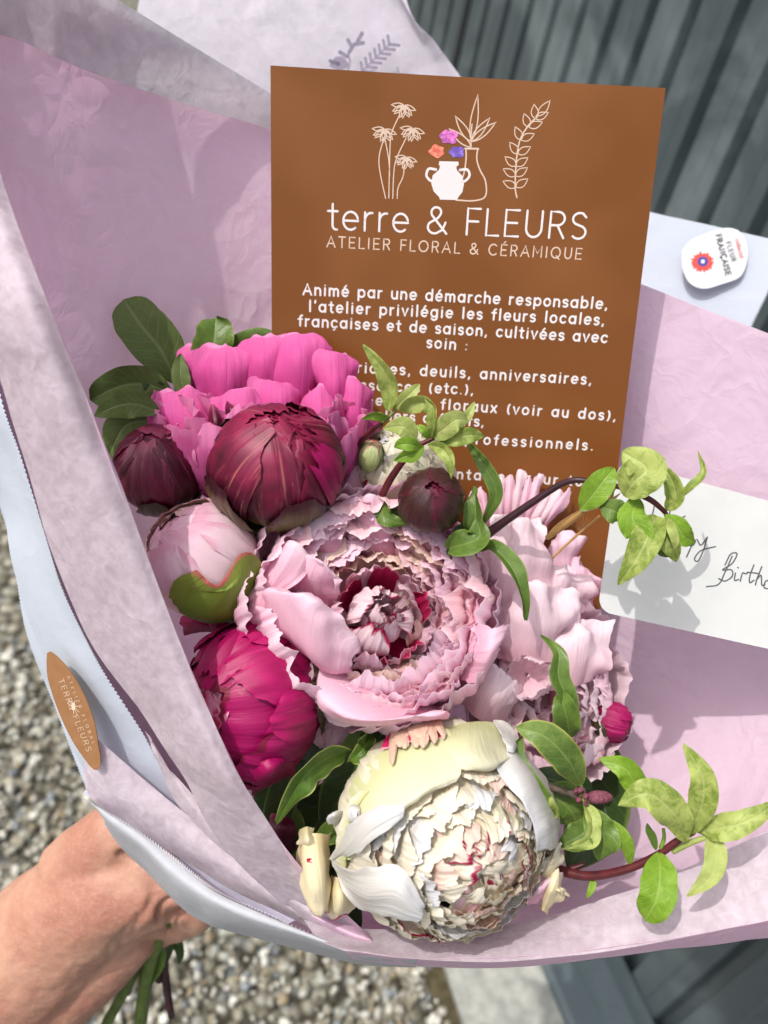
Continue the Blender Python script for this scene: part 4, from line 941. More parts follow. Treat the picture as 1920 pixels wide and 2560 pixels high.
ppatch('petal', [[(800, 1420, 0.3490), (840, 1430, 0.3430), (880, 1420, 0.3430)], [(740, 1360, 0.3430), (800, 1370, 0.3300), (860, 1370, 0.3320)],
                 [(722, 1320, 0.3430), (780, 1310, 0.3270), (850, 1310, 0.3310)], [(735, 1295, 0.3440), (790, 1286, 0.3280), (840, 1290, 0.3330)]], pale, F, 26, 22, 0.0028, 100, 0.0009, 9.7, jf=280)
ppatch('petal', [[(1150, 1690, 0.3330), (1170, 1640, 0.3270), (1180, 1560, 0.3270)], [(1200, 1700, 0.3250), (1215, 1640, 0.3150), (1225, 1570, 0.3170)],
                 [(1225, 1670, 0.3250), (1248, 1620, 0.3160), (1262, 1560, 0.3200)], [(1232, 1640, 0.3290), (1256, 1600, 0.3230), (1266, 1572, 0.3250)]], palew, F, 22, 22, 0.002, 90, 0.0012, 12.7)

# ---- G: the cream peony at the bottom
fg = Frame(1110, 2065, .322, 262, (0.22, -0.02, 1), sc=(1.03, 1, .95))
Gp = flower('cream_peony', 'large cream and white peony with crimson flecks at the bottom front of the bouquet', 'flower', fg)
for k in range(10):
    a = k*36+rnd(-6, 6)
    petal(fg, 'petal', random.choice([cream, creamw, creamw]), Gp, a, arc(rnd(.96, 1.0), 165, rnd(50, 66)), rnd(.5, .62), 1.0, .02, 1.6, .03, 6, nu=23, nv=20, seed=200+k*1.1, thick=.008, tipw=.9)
for k in range(9):
    a = 15+k*40+rnd(-6, 6)
    petal(fg, 'petal', random.choice([creamw, peach, peach]), Gp, a, arc(rnd(.86, .92), 150, rnd(48, 62)), rnd(.4, .5), 1.0, .025, 1.6, .05, 7, nu=21, nv=17, seed=220+k*1.1, thick=.008, tipw=.9)
fs = Frame(1118, 2068, .320, 248, (0.36, -0.06, 1))     # a full dome of wrapped petals, its swirl off-centre to the right
for k in range(7): petal(fs, 'petal', flecked if k % 2 else creamw, Gp, k*51+rnd(-9, 9), arc(rnd(.84, .90), 60, rnd(-22, -2)), rnd(.13, .2), 1, .05, 1.8, .1, 8, nu=21, nv=15, seed=345+k, skew=rnd(-.15, .15), tipw=.7, thick=.004)
ND = 96
for k in range(ND):
    t = k/(ND-1); th = 3+68*t**.70+rnd(-3, 3); r_ = .96+.05*t+rnd(-.015, .015)
    m = flecked2 if k in (4, 9, 13, 18, 26, 60, 75) else random.choice([creamw, creamw, cream, white, peach if t < .5 else creamw, creamb if t < .25 else creamw])
    petal(fs, 'petal', m, Gp, k*137.5+rnd(-10, 10), arc(r_*.88, th+44, th+12, 4)+[((r_*.97)*math.sin(math.radians(th+5)), (r_*.97)*math.cos(math.radians(th+5))), (r_*1.0*math.sin(math.radians(th-2)), (r_*1.0)*math.cos(math.radians(th-2)))],
          rnd(.12, .17)+.26*t, .95, .035, 1.5, .07 if t < .5 else .045, 7, skew=rnd(-.08, .08), nu=27, nv=16, seed=240+k*1.3, thick=.004, tipw=.9, side=.24, pleat=.07)
# outer petals lying on the ball of the flower
OB = lambda rows, k, m, sd, ruf=.0009: ppatch('petal', on_ball(fg, rows, k), m, Gp, 30, 28, ruf, 80, .0007, sd, t=.0006, jf=200)
OB([[(852, 2140), (880, 1960), (1000, 1850), (1112, 1815)], [(872, 2150), (905, 2000, .001), (1020, 1890, .002), (1130, 1850, .001)], [(890, 2130, .001), (930, 2020, .003), (1040, 1945, .003), (1150, 1895, .002)],
    [(905, 2105, .002), (950, 2052, .005), (1045, 1985, .006), (1150, 1930, .003)], [(920, 2085, 0), (965, 2058, .002), (1048, 2000, .003), (1140, 1955, 0)]], 1.02, cream, 31)
OB([[(860, 2180), (868, 2100), (880, 2040), (920, 1980)], [(838, 2150, .001), (845, 2090, .002), (862, 2030, .002), (900, 1975, 0)]], 1.05, cream, 30)
OB([[(1290, 1860), (1365, 1950), (1398, 2050), (1388, 2120)], [(1262, 1880, .002), (1322, 1960, .006), (1368, 2060, .008), (1372, 2125, .003)], [(1245, 1915, .001), (1285, 1985, .003), (1335, 2080, .005), (1350, 2130, .003)]], 1.04, white, 33, .0018)
for (x, y) in ((885, 2034),):      # white knobs along the lip of the big petal
    f_ = Frame(x, y, .2885 if x > 1000 else .297, 21, (0, -.3, 1)); petal(f_, 'petal', white, Gp, 270, arc(1, 165, -60), .9, 1, .02, 2, .02, 5, nu=13, nv=13, seed=x, thick=.05); petal(f_, 'petal', white, Gp, 90, arc(1, 165, -20), .9, 1, .02, 2, .02, 5, nu=13, nv=13, seed=x+1, thick=.05)
# big white petal folding out lower left and its upper twin
OB([[(826, 2150, .000), (834, 2166, .001), (842, 2176, 0)], [(880, 2172, .004), (866, 2205, .008), (862, 2232, .003)], [(940, 2165, .006), (918, 2235, .011), (908, 2272, .006)],
    [(1000, 2165, .006), (985, 2235, .013), (965, 2296, .008)], [(1042, 2225, .004), (1032, 2272, .010), (1012, 2304, .008)], [(1064, 2270, .004), (1060, 2290, .006), (1044, 2306, .006)]], 1.02, white, 14.7, .0009)
OB([[(824, 2146, .000), (829, 2150, .001), (836, 2150, 0)], [(850, 2092, .006), (868, 2112, .009), (888, 2136, .004)], [(892, 2046, .010), (912, 2060, .013), (935, 2098, .007)],
    [(948, 2014, .010), (965, 2030, .012), (988, 2062, .006)], [(1008, 2012, .006), (1012, 2024, .006), (1008, 2042, .004)]], 1.02, white, 15.7, .0009)
# folded-over petal at the top right with its white rolled corner
OB([[(1112, 1822), (1190, 1805), (1262, 1812)], [(1106, 1852, .003), (1190, 1835, .006), (1272, 1830, .003)], [(1128, 1896, .004), (1200, 1880, .009), (1282, 1850, .005)],
    [(1158, 1924, .003), (1220, 1912, .007), (1280, 1888, .004)], [(1172, 1918, 0), (1228, 1916, .001), (1268, 1900, .001)]], 1.02, cream, 18.7)
OB([[(1232, 1800, .002), (1255, 1802, .004), (1275, 1812, .002)], [(1245, 1825, .007), (1270, 1830, .012), (1290, 1835, .007)], [(1262, 1860, .008), (1282, 1862, .012), (1291, 1860, .006)], [(1268, 1878, .003), (1282, 1880, .004), (1288, 1874, .002)]], 1.05, white, 19.7, .0004)
# wilted pink fringe over crimson at the top
OB([[(985, 1822), (1030, 1806), (1090, 1802)], [(962, 1850, .001), (1030, 1838, .002), (1104, 1824, .001)], [(952, 1872, .001), (1030, 1856, .002), (1108, 1840, .001)]], 1.05, wine, 20.7, .0016)
fring = petal_mat('petal_wilted', S(214, 172, 152), S(224, 190, 168), S(232, 208, 184), None, .5, .15, .5)
for k, (x, y, L, w_, lean) in enumerate(((985, 1850, 62, 13, -4), (1008, 1835, 34, 15, 4), (1030, 1828, 40, 17, 10), (1052, 1822, 48, 20, 6), (1072, 1818, 40, 14, 14), (1090, 1814, 30, 12, 18), (1000, 1838, 26, 22, 0), (1040, 1820, 24, 30, 8))):
    OB([[(x-w_, y-26, 0), (x, y-28, .002), (x+w_, y-28, 0)], [(x-w_*.9+lean*.3, y, .002), (x+lean*.3, y, .004), (x+w_*.9+lean*.3, y-3, .002)], [(x-w_*.6+lean, y+L*.7, .002), (x+lean, y+L*.8, .004), (x+w_*.6+lean, y+L*.66, .002)], [(x-w_*.15+lean, y+L, .001), (x+lean, y+L+2, .002), (x+w_*.2+lean, y+L-2, .001)]], 1.05+.003*k, fring, 21.7+k, .0005)
# rolled petals at the left
roll_m = petal_mat('petal_rolled_cream', S(222, 206, 160), S(236, 222, 184), S(240, 226, 196), S(170, 40, 70), 0.4, 0.15, 0.5, edge_w=.02)
ppatch('petal', [[(748, 2096, .325), (762, 2085, .318), (800, 2084, .318), (822, 2090, .326)], [(746, 2150, .322), (765, 2150, .312), (805, 2150, .312), (825, 2160, .322)], [(752, 2230, .322), (775, 2230, .310), (812, 2225, .312), (834, 2225, .324)],
                 [(768, 2280, .325), (790, 2292, .316), (812, 2290, .316), (826, 2276, .325)]], roll_m, Gp, 24, 24, 0.0014, 120, 0.0009, 22.7, t=.0006, jf=240)
ppatch('petal', [[(828, 2190, .326), (845, 2195, .318), (862, 2215, .322)], [(822, 2230, .322), (850, 2235, .312), (885, 2240, .320)], [(826, 2275, .324), (850, 2275, .314), (888, 2262, .321)], [(836, 2292, .327), (855, 2290, .320), (876, 2278, .325)]], roll_m, Gp, 20, 20, 0.0012, 120, 0.0007, 23.7, t=.0006, jf=240)
ppatch('petal', [[(752, 2076, .323), (765, 2068, .318), (782, 2072, .320)], [(750, 2105, .319), (768, 2100, .3115), (790, 2096, .317)], [(756, 2120, .320), (775, 2117, .314), (802, 2112, .317)]], creamb, Gp, 14, 14, 0.0012, 120, 0.0014, 24.7, t=.0006)
ppatch('petal', [[(752, 2150, .3205), (775, 2146, .3105), (822, 2150, .3205)], [(752, 2157, .3205), (775, 2156, .3105), (822, 2166, .3205)]], wine, Gp, 14, 6, 0.0003, 120, 0.0006, 26.7, t=.0004)
ppatch('petal', [[(870, 2040, .312), (850, 2050, .310), (840, 2068, .314)], [(850, 2026, .306), (835, 2038, .303), (828, 2058, .308)], [(822, 2040, .307), (816, 2046, .305), (820, 2060, .308)]], white, Gp, 12, 12, 0.0006, 120, 0.0004, 25.7, t=.0006)
# ragged petals low right
for k, (x, y, dx, dy, m) in enumerate(((1330, 2240, 60, -60, palew), (1372, 2190, 24, -80, creamb), (1320, 2180, 60, -50, white), (1378, 2262, 14, -90, roll_m), (1392, 2200, 20, 30, roll_m))):
    ppatch('petal', [[(x-30, y, .318), (x-20, y+14, .313), (x-6, y+26, .317)], [(x+dx*.5-24, y+dy*.5, .312), (x+dx*.5-6, y+dy*.5+10, .306), (x+dx*.5+12, y+dy*.5+20, .312)],
                     [(x+dx-12, y+dy, .314), (x+dx, y+dy+6, .310), (x+dx+12, y+dy+16, .314)]], m, Gp, 16, 20, 0.0020, 160, 0.0022, 40.7+k, t=.0006, jf=240)

# ---- buds and half-open peonies
def bud(name, label, cat, fr, mats, n1_=7, n2_=6, sep=None, nsep=4, group=PEO, tip=(-10, 16), sw=(.5, .7), ruf=.015, seed=0.0, septh=(70, 100), jag=.05, sepphi=0, inner=None, sepw=(.45, .6)):
    B = flower(name, label, cat, fr, group)
    for k in range(5): petal(fr, 'petal', inner or mats[0], B, k*72+rnd(-9, 9), arc(rnd(.78, .86), 160, rnd(-25, 0)), rnd(.5, .6), 1.0, ruf, 2, jag*.6, 7, nu=15, nv=15, seed=seed+k+.5, thick=.007, tipw=.7)
    for k in range(n1_): petal(fr, 'petal', random.choice(mats), B, k*360/n1_+rnd(-9, 9), arc(rnd(.87, .92), 165, rnd(*tip)), rnd(*sw), 1.0, ruf, 2, jag, 7, nu=21, nv=21, seed=seed+10+k*1.1, thick=.007, skew=rnd(-.22, .22), tipw=rnd(.55, .8))
    for k in range(n2_): petal(fr, 'petal', random.choice(mats), B, 25+k*360/n2_+rnd(-12, 12), arc(rnd(.95, 1.0), 165, rnd(tip[0]+10, tip[1]+22)), rnd(*sw), 1.0, ruf, 2, jag, 7, nu=21, nv=21, seed=seed+30+k*1.1, thick=.007, skew=rnd(-.2, .2), tipw=rnd(.55, .85))
    if sep:
        for k in range(nsep): petal(fr, 'sepal', random.choice(sep), B, sepphi+k*360/nsep+rnd(-9, 9), arc(1.02+.012*k, 176, rnd(*septh)), rnd(*sepw), 1.0, .01, 2, .02, 5, nu=19, nv=17, seed=seed+60+k*1.1, thick=.010)
    return B
fC = Frame(690, 1166, .325, 160, (0.12, .62, .78), sc=(1.04, 1, .98))
C = bud('peony_bud', 'large crimson peony bud with green streaked sepals left of the pale pink peony', 'flower bud', fC, [crim], 7, 7, [sepg, sepm, sepg], 5, seed=400, septh=(54, 76), tip=(-14, 16), sepphi=-70, jag=.09, inner=mag)
for k, (a, th) in enumerate(((-60, 34), (-18, 28), (20, 40))): petal(fC, 'petal', [mag, crim, crim][k], C, a+40, arc(1.03, 120, th), rnd(.34, .44), 1, .02, 2, .16, 9, nu=21, nv=19, seed=470+k, thick=.008, skew=rnd(-.2, .2), tipw=.6)
ppatch('sepal', [[(520, 1120, .34), (535, 1125, .335), (550, 1120, .338)], [(522, 1060, .336), (538, 1060, .330), (556, 1062, .334)], [(526, 1015, .336), (532, 1010, .334), (545, 1022, .335)]], dred2, C, 10, 14, 0.0004, 90, 0, 3)
ppatch('sepal', [[(570, 1060, .34), (590, 1060, .335), (615, 1045, .338)], [(562, 1025, .337), (580, 1028, .331), (600, 1030, .335)], [(564, 1002, .337), (572, 1004, .334), (584, 1012, .336)]], dred2, C, 10, 14, 0.0004, 90, 0, 4)
bud('peony_bud', 'very dark wine red peony bud by the diagonal flap, left of the large crimson bud', 'flower bud', Frame(398, 1172, .343, 114, (0.0, .6, .8)), [crim2, crim2, dred2], 7, 6, [sepm], 4, seed=500, septh=(80, 100), tip=(-12, 18), jag=.08)
bud('peony_bud', 'small round dark bud just above the middle pale pink peony beside the leafy sprig', 'flower bud', Frame(1076, 1252, .328, 80, (-0.1, .35, .9)), [crim2], 6, 5, [sepd], 4, seed=600, septh=(4, 20), tip=(4, 14), sepphi=140, sepw=(.7, .85))
fD = Frame(508, 1398, .330, 146, (-0.55, .72, .55), sc=(1, 1.0, 1.05))
D = bud('peony_bud', 'smooth white and blush peony bud with green lobed sepal below the dark buds', 'flower bud', fD, [blushbud, creambud], 5, 5, None, seed=700, tip=(6, 14), sw=(.7, .85), ruf=.006, jag=.02)
ppatch('sepal', on_ball(fD, [[(560, 1556), (520, 1556), (480, 1545), (450, 1530)], [(610, 1530), (570, 1535), (510, 1532), (430, 1500)], [(650, 1460), (600, 1470), (550, 1480), (423, 1488)],
                 [(655, 1410), (610, 1420), (548, 1478), (440, 1448)], [(630, 1382), (598, 1388), (545, 1462), (490, 1424)]], 1.07), sgreen, D, 34, 28, 0.0003, 60, 0.0003, 5.5, t=.0009)
ppatch('petal', [[(425, 1500, .340), (440, 1515, .338), (455, 1532, .340)], [(440, 1508, .334), (452, 1520, .331), (462, 1535, .336)], [(455, 1512, .334), (462, 1520, .332), (466, 1530, .334)]], white, D, 8, 8, 0, 90, 0, 5.5)
fE = Frame(630, 1755, .328, 178, (-0.62, -.02, .78), sc=(1, 1.12, 1))
E_ = bud('peony', 'half-open deep magenta peony left of the big pale pink peony, partly under the flap', 'flower', fE, [mag, magp, magp], 7, 7, None, seed=800, tip=(16, 38), sw=(.6, .8), ruf=.02, jag=.05, inner=wine)
for k in range(6): petal(fE, 'petal', magp, E_, k*60+rnd(-20, 20), arc(1.03, 120, rnd(52, 75)), rnd(.28, .42), 1, .03, 3, .06, 7, nu=19, nv=15, seed=860+k, thick=.012)
petal(fE, 'sepal', sepm, E_, 10, arc(1.07, 175, 100), .6, 1, .01, 2, .02, 5, nu=17, nv=13, seed=880, thick=.014)
ppatch('petal', [[(460, 1590, .345), (500, 1580, .340), (540, 1580, .342)], [(452, 1560, .338), (490, 1555, .330), (540, 1562, .335)], [(465, 1538, .338), (480, 1540, .333), (492, 1548, .336)]], mag, E_, 14, 14, .001, 90, .0006, 3)
ppatch('petal', [[(515, 1580, .342), (550, 1575, .338), (590, 1580, .342)], [(512, 1560, .335), (545, 1556, .329), (578, 1562, .335)], [(512, 1545, .337), (545, 1543, .333), (572, 1556, .338)]], mag, E_, 14, 12, .001, 90, .0006, 4)
ppatch('petal', [[(630, 1990, .325), (680, 1960, .318), (740, 1930, .325)], [(630, 1950, .310), (680, 1930, .302), (725, 1900, .312)], [(626, 1925, .309), (660, 1900, .303), (722, 1876, .313)]], mag, E_, 20, 16, .001, 90, .0005, 6)

# ---- A: hot pink open peony at the back left
fA = Frame(662, 1110, .360, 242, (0.02, .86, .52), sc=(1.04, .8, .82))
A_ = flower('hot_pink_peony', 'bright hot pink open peony with loose petals at the upper left behind the buds', 'flower', fA)
for k in range(11):
    a = 180+k*17+rnd(-6, 6)
    petal(fA, 'petal', hot, A_, a, [(.1, -.7), (.7, -.5), (.98, .1), (rnd(.92, 1.08), rnd(.50, .74))], rnd(.30, .42), .8, .09, 1.4, .06, 8, nu=29, nv=20, seed=900+k*1.3, tipw=1.0, shape=.75, side=.14, buckle=.09, pleat=.16)
for k in range(13):
    a = k*360/13+rnd(-6, 6)
    petal(fA, 'petal', hot, A_, a, [(.1, -.7), (.5, -.4), (.72, .15), (rnd(.6, .9), rnd(.55, .88))], rnd(.28, .38), .8, .09, 1.4, .06, 8, nu=29, nv=19, seed=930+k*1.3, tipw=1.0, shape=.75, side=.14, buckle=.09, pleat=.16)
for k in range(9):
    petal(fA, 'petal', hot, A_, k*40+rnd(-6, 6), [(.1, -.6), (.3, -.2), (.42, .2), (rnd(.3, .55), rnd(.6, .9))], rnd(.22, .32), .8, .07, 1.4, .06, 8, nu=19, nv=15, seed=960+k*1.3, tipw=1.0, shape=.75, side=.14, buckle=.09, pleat=.16)
for (cx, cy, w_, h_, d_) in ((470, 1100, 100, 150, .344), (560, 965, 75, 130, .350), (655, 930, 75, 120, .352), (745, 945, 84, 140, .350), (835, 975, 66, 120, .346), (885, 1050, 62, 120, .345), (590, 1080, 80, 120, .342), (800, 1070, 74, 120, .342), (500, 940, 50, 90, .356), (700, 1040, 80, 120, .345)):
    ppatch('petal', [[(cx-w_*.35, cy+h_, d_+.014), (cx, cy+h_, d_+.010), (cx+w_*.35, cy+h_, d_+.014)], [(cx-w_*.9, cy+h_*.2, d_+.006), (cx, cy+h_*.2, d_-.002), (cx+w_*.9, cy+h_*.2, d_+.006)],
                     [(cx-w_, cy-h_*.3, d_+.004), (cx, cy-h_*.3, d_-.004), (cx+w_*.95, cy-h_*.35, d_+.004)], [(cx-w_*.85, cy-h_*.64, d_+.005), (cx, cy-h_*.74, d_+.001), (cx+w_*.85, cy-h_*.62, d_+.005)], [(cx-w_*.45, cy-h_*.80, d_+.006), (cx, cy-h_*.84, d_+.003), (cx+w_*.45, cy-h_*.80, d_+.006)]], hot, A_, 26, 24, .0045, 75, .0012, cx*.1, jf=220)

# ---- J: pale pink peonies at the right, behind
jf = Frame(1345, 1400, .372, 180, (.25, .45, 1)); 
J = flower('pale_peony', 'loose pale pink peony in front of the lower right of the brown postcard', 'flower', jf)
for (rows, m, sd) in (
    ([[(1180, 1560, .372), (1280, 1580, .368), (1380, 1560, .372)], [(1170, 1480, .362), (1280, 1470, .352), (1390, 1460, .362)], [(1190, 1390, .360), (1290, 1370, .350), (1372, 1390, .362)], [(1230, 1340, .366), (1300, 1310, .358), (1362, 1330, .366)], [(1255, 1305, .370), (1300, 1290, .364), (1345, 1302, .370)]], soft, 1),
    ([[(1340, 1560, .375), (1400, 1580, .368), (1450, 1560, .374)], [(1340, 1480, .368), (1400, 1470, .360), (1480, 1470, .370)], [(1360, 1420, .368), (1420, 1410, .362), (1470, 1420, .370)]], soft, 2),
    ([[(1370, 1500, .385), (1420, 1500, .380), (1470, 1500, .385)], [(1365, 1420, .380), (1410, 1400, .374), (1455, 1410, .380)], [(1372, 1350, .380), (1410, 1330, .376), (1450, 1350, .380)]], palew, 3),
    ([[(1400, 1560, .382), (1440, 1570, .378), (1475, 1540, .382)], [(1400, 1460, .376), (1440, 1450, .370), (1482, 1440, .376)], [(1420, 1400, .378), (1450, 1392, .374), (1474, 1400, .379)]], palew, 4),
    ([[(1220, 1640, .362), (1320, 1660, .352), (1420, 1640, .360)], [(1220, 1560, .358), (1330, 1550, .345), (1450, 1560, .357)], [(1240, 1480, .360), (1330, 1450, .350), (1440, 1480, .362)]], soft, 5),
    ([[(1330, 1730, .362), (1420, 1720, .354), (1500, 1700, .362)], [(1340, 1640, .358), (1440, 1620, .350), (1530, 1640, .360)], [(1380, 1560, .362), (1450, 1540, .356), (1510, 1560, .366)]], soft, 6)):
    ppatch('petal', rows, m, J, 34, 30, .0052, 95, .0016, sd+.3, jf=260)
for k in range(11):          # finger-like fringe petals standing at the top
    x = 1210+k*14; h_ = 120-abs(k-5)*7+rnd(-15, 15); lean = (k-3)*9
    ppatch('petal', [[(x-14, 1330, .378), (x, 1330, .376), (x+14, 1330, .378)], [(x-15+lean*.5, 1330-h_*.5, .374), (x+lean*.5, 1330-h_*.5, .370), (x+15+lean*.5, 1330-h_*.5, .374)],
                     [(x-13+lean, 1330-h_, .376), (x+lean, 1326-h_, .373), (x+13+lean, 1330-h_, .376)], [(x-6+lean*1.15, 1312-h_, .378), (x+lean*1.15, 1308-h_, .377), (x+6+lean*1.15, 1312-h_, .378)]], random.choice([palew, soft]), J, 8, 14, .0015, 120, .0004, k+.9)
jg = Frame(1365, 1740, .366, 215, (.1, .2, 1), sc=(.88, 1.08, 1))
K = flower('pale_peony', 'ruffled pale pink peony between the middle peony and the pink paper at right', 'flower', jg)
for k in range(13):
    petal(jg, 'petal', random.choice([soft, soft, palew]), K, k*27.7+rnd(-7, 7), [(.08, -.8), (.62, -.7), (1.0, -.25), (rnd(1.0, 1.18), rnd(.05, .25))], rnd(.42, .56), .8, .05, 1.7, .05, 7, nu=25, nv=18, seed=1000+k*1.3, tipw=.9)
for k in range(9): petal(jg, 'petal', soft, K, k*40, [(0.05, -.35), (.3, -.25), (.6, -.1), (.86, .02)], .42, .8, .02, 1.5, .03, 7, nu=19, nv=12, seed=1015+k, tipw=1.0)
for k in range(62):
    t = k/61; rt = .08+.78*t**.7; zt = .30-.12*t+rnd(-.05, .05)
    petal(jg, 'petal', random.choice([soft, soft, palew, pale2]), K, k*137.5+rnd(-10, 10), [(rt*.8, zt-.34), (rt*1.0, zt-.2), (rt*1.05+.02, zt-.09), (rt*rnd(.8, 1.0), zt)], rnd(.13, .2)+.12*t, .75, .05, 1.7, .05, 8, nu=23, nv=12, seed=1020+k*1.3, tipw=.9, side=.2)
fw = Frame(1322, 1695, .338, 58, (-.15, .1, 1))
for k in range(9): petal(fw, 'petal', soft, K, k*40+rnd(-9, 9), [(.1, -1.2), (.6, -.9), (.9, -.1), (rnd(.62, 1.0), rnd(.3, .6))], rnd(.45, .6), .8, .1, 1.7, .09, 8, nu=17, nv=14, seed=1080+k, tipw=.9)
ppatch('petal', [[(1150, 1760, .350), (1200, 1800, .344), (1260, 1820, .350)], [(1180, 1700, .342), (1230, 1740, .336), (1290, 1770, .342)], [(1210, 1640, .342), (1260, 1680, .336), (1310, 1720, .344)]], soft, K, 20, 18, .002, 90, .001, 8.3)

# cream flower behind the sprig
fi = Frame(1010, 1170, .362, 118, (.0, .5, .9), sc=(1.1, .85, 1))
I_ = bud('cream_peony', 'small cream peony with green-tinged petals behind the leafy sprig and round dark bud', 'flower', fi, [cream, creamb], 8, 6, None, seed=1100, tip=(30, 55), sw=(.34, .5), ruf=.05, jag=.08)
for k in range(12): petal(fi, 'petal', random.choice([cream, white]), I_, k*30+rnd(-7, 7), [(.1, -.4), (.4, -.1), (rnd(.4, .7), .5), (rnd(.4, .7), rnd(.7, .85))], .22, .7, .06, 3, .1, 9, nu=15, nv=12, seed=1150+k)
fb = Frame(928, 1140, .345, 34, (.2, .9, .5), sc=(1, 1, 1.35))
bud('flower_bud', 'tiny closed green bud at the left edge of the small cream peony', 'flower bud', fb, [petal_mat('bud_green', S(150, 166, 96), S(176, 190, 124), S(206, 210, 160), S(190, 120, 110), .3, .1, .45)], 4, 3, None, seed=1200, tip=(2, 6), sw=(.6, .75), ruf=0, jag=.01)
# a few lilac petals of a peony behind the crimson bud
fl_ = Frame(885, 1215, .358, 60, (0, .5, 1))
L_ = flower('pale_peony', 'lilac-pink petals showing between the large crimson bud and the small cream peony', 'flower', fl_)
for rows, sd in (([[(800, 1330, .365), (850, 1330, .36), (890, 1320, .365)], [(820, 1250, .358), (860, 1240, .352), (910, 1240, .358)], [(860, 1190, .358), (885, 1180, .354), (912, 1200, .359)], [(882, 1120, .36), (892, 1116, .358), (905, 1124, .36)]], 1),
                 ([[(820, 1330, .360), (880, 1330, .354), (930, 1320, .358)], [(830, 1290, .355), (880, 1270, .348), (930, 1260, .354)], [(860, 1240, .356), (890, 1222, .351), (920, 1216, .356)]], 2),
                 ([[(620, 1460, .362), (660, 1450, .358), (720, 1440, .36)], [(630, 1390, .356), (680, 1380, .35), (740, 1370, .354)], [(650, 1340, .357), (700, 1330, .352), (750, 1330, .357)]], 3)):
    ppatch('petal', rows, pale, L_, 16, 18, .002, 90, .001, sd)
# hidden white bud below the middle peony
bud('peony_bud', 'shaded whitish pink bud tucked under the big lower petal of the middle peony', 'flower bud', Frame(850, 1800, .362, 85, (.2, .3, 1)), [blushbud], 5, 4, None, seed=1300, tip=(4, 16), sw=(.6, .75), ruf=.01, jag=.02)
# dark magenta bud at the far right and hints of magenta in the dark
bud('peony_bud', 'small deep magenta bud peeking out at the right edge of the flowers against pink paper', 'flower bud', Frame(1533, 1805, .366, 52, (.8, -.2, .4)), [mag], 6, 5, [sepm], 2, seed=1400, tip=(10, 30), sw=(.5, .6), ruf=.04, jag=.06)
# ------------------------------------------------------------------ leaves and sprigs
lf_lime = leaf_mat('leaf_lime_variegated', S(142, 164, 70), S(196, 208, 120), S(212, 220, 150), None, 0.45, 0.45, 1.6)
lf_pale = leaf_mat('leaf_pale_yellow_green', S(176, 192, 104), S(206, 214, 138), S(204, 212, 146), None, 0.42, 0.48, 1.0)
lf_bright = leaf_mat('leaf_bright_green', S(124, 164, 40), S(156, 190, 70), S(176, 198, 110), None, 0.4, 0.42, 1.0)
lf_mid = leaf_mat('leaf_mid_green', S(84, 112, 44), S(112, 140, 60), S(140, 160, 86), S(130, 150, 70), 0.3, 0.4, 0.8)
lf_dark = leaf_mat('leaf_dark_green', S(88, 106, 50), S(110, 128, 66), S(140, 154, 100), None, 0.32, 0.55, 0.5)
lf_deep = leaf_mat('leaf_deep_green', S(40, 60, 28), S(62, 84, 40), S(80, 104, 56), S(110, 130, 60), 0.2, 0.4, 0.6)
lf_edge = leaf_mat('leaf_green_lit_rim', S(70, 100, 30), S(100, 132, 48), S(120, 150, 72), S(190, 196, 120), 0.3, 0.36, 0.8)  # pale rim colour stands in for light on the curled edge
lf_yel = leaf_mat('leaf_green_yellow_rim', S(98, 128, 58), S(134, 158, 80), S(160, 180, 104), S(196, 190, 104), 0.35, 0.4, 1.2)
st_red = plain('stem_red_brown', S(96, 34, 38), 0.45, c2=S(70, 26, 30), scale=300, bs=.2, bd=.0005)
st_dark = plain('stem_dark', S(62, 32, 40), 0.4, c2=S(44, 26, 32), scale=300, bs=.2, bd=.0005)
st_green = plain('stem_green', S(96, 116, 50), 0.45, c2=S(70, 92, 36), scale=150, bs=.2, bd=.0005)
st_bark = plain('stem_grey_brown', S(92, 78, 66), 0.8, c2=S(66, 54, 48), scale=500, bs=.6, bd=.0008)
straw = plain('straw', S(196, 156, 98), 0.6, c2=S(180, 136, 80), scale=300, trans=.1)
cream_lf = leaf_mat('leaf_cream', S(216, 208, 168), S(228, 222, 188), S(206, 196, 150), None, .35, .5, 1)

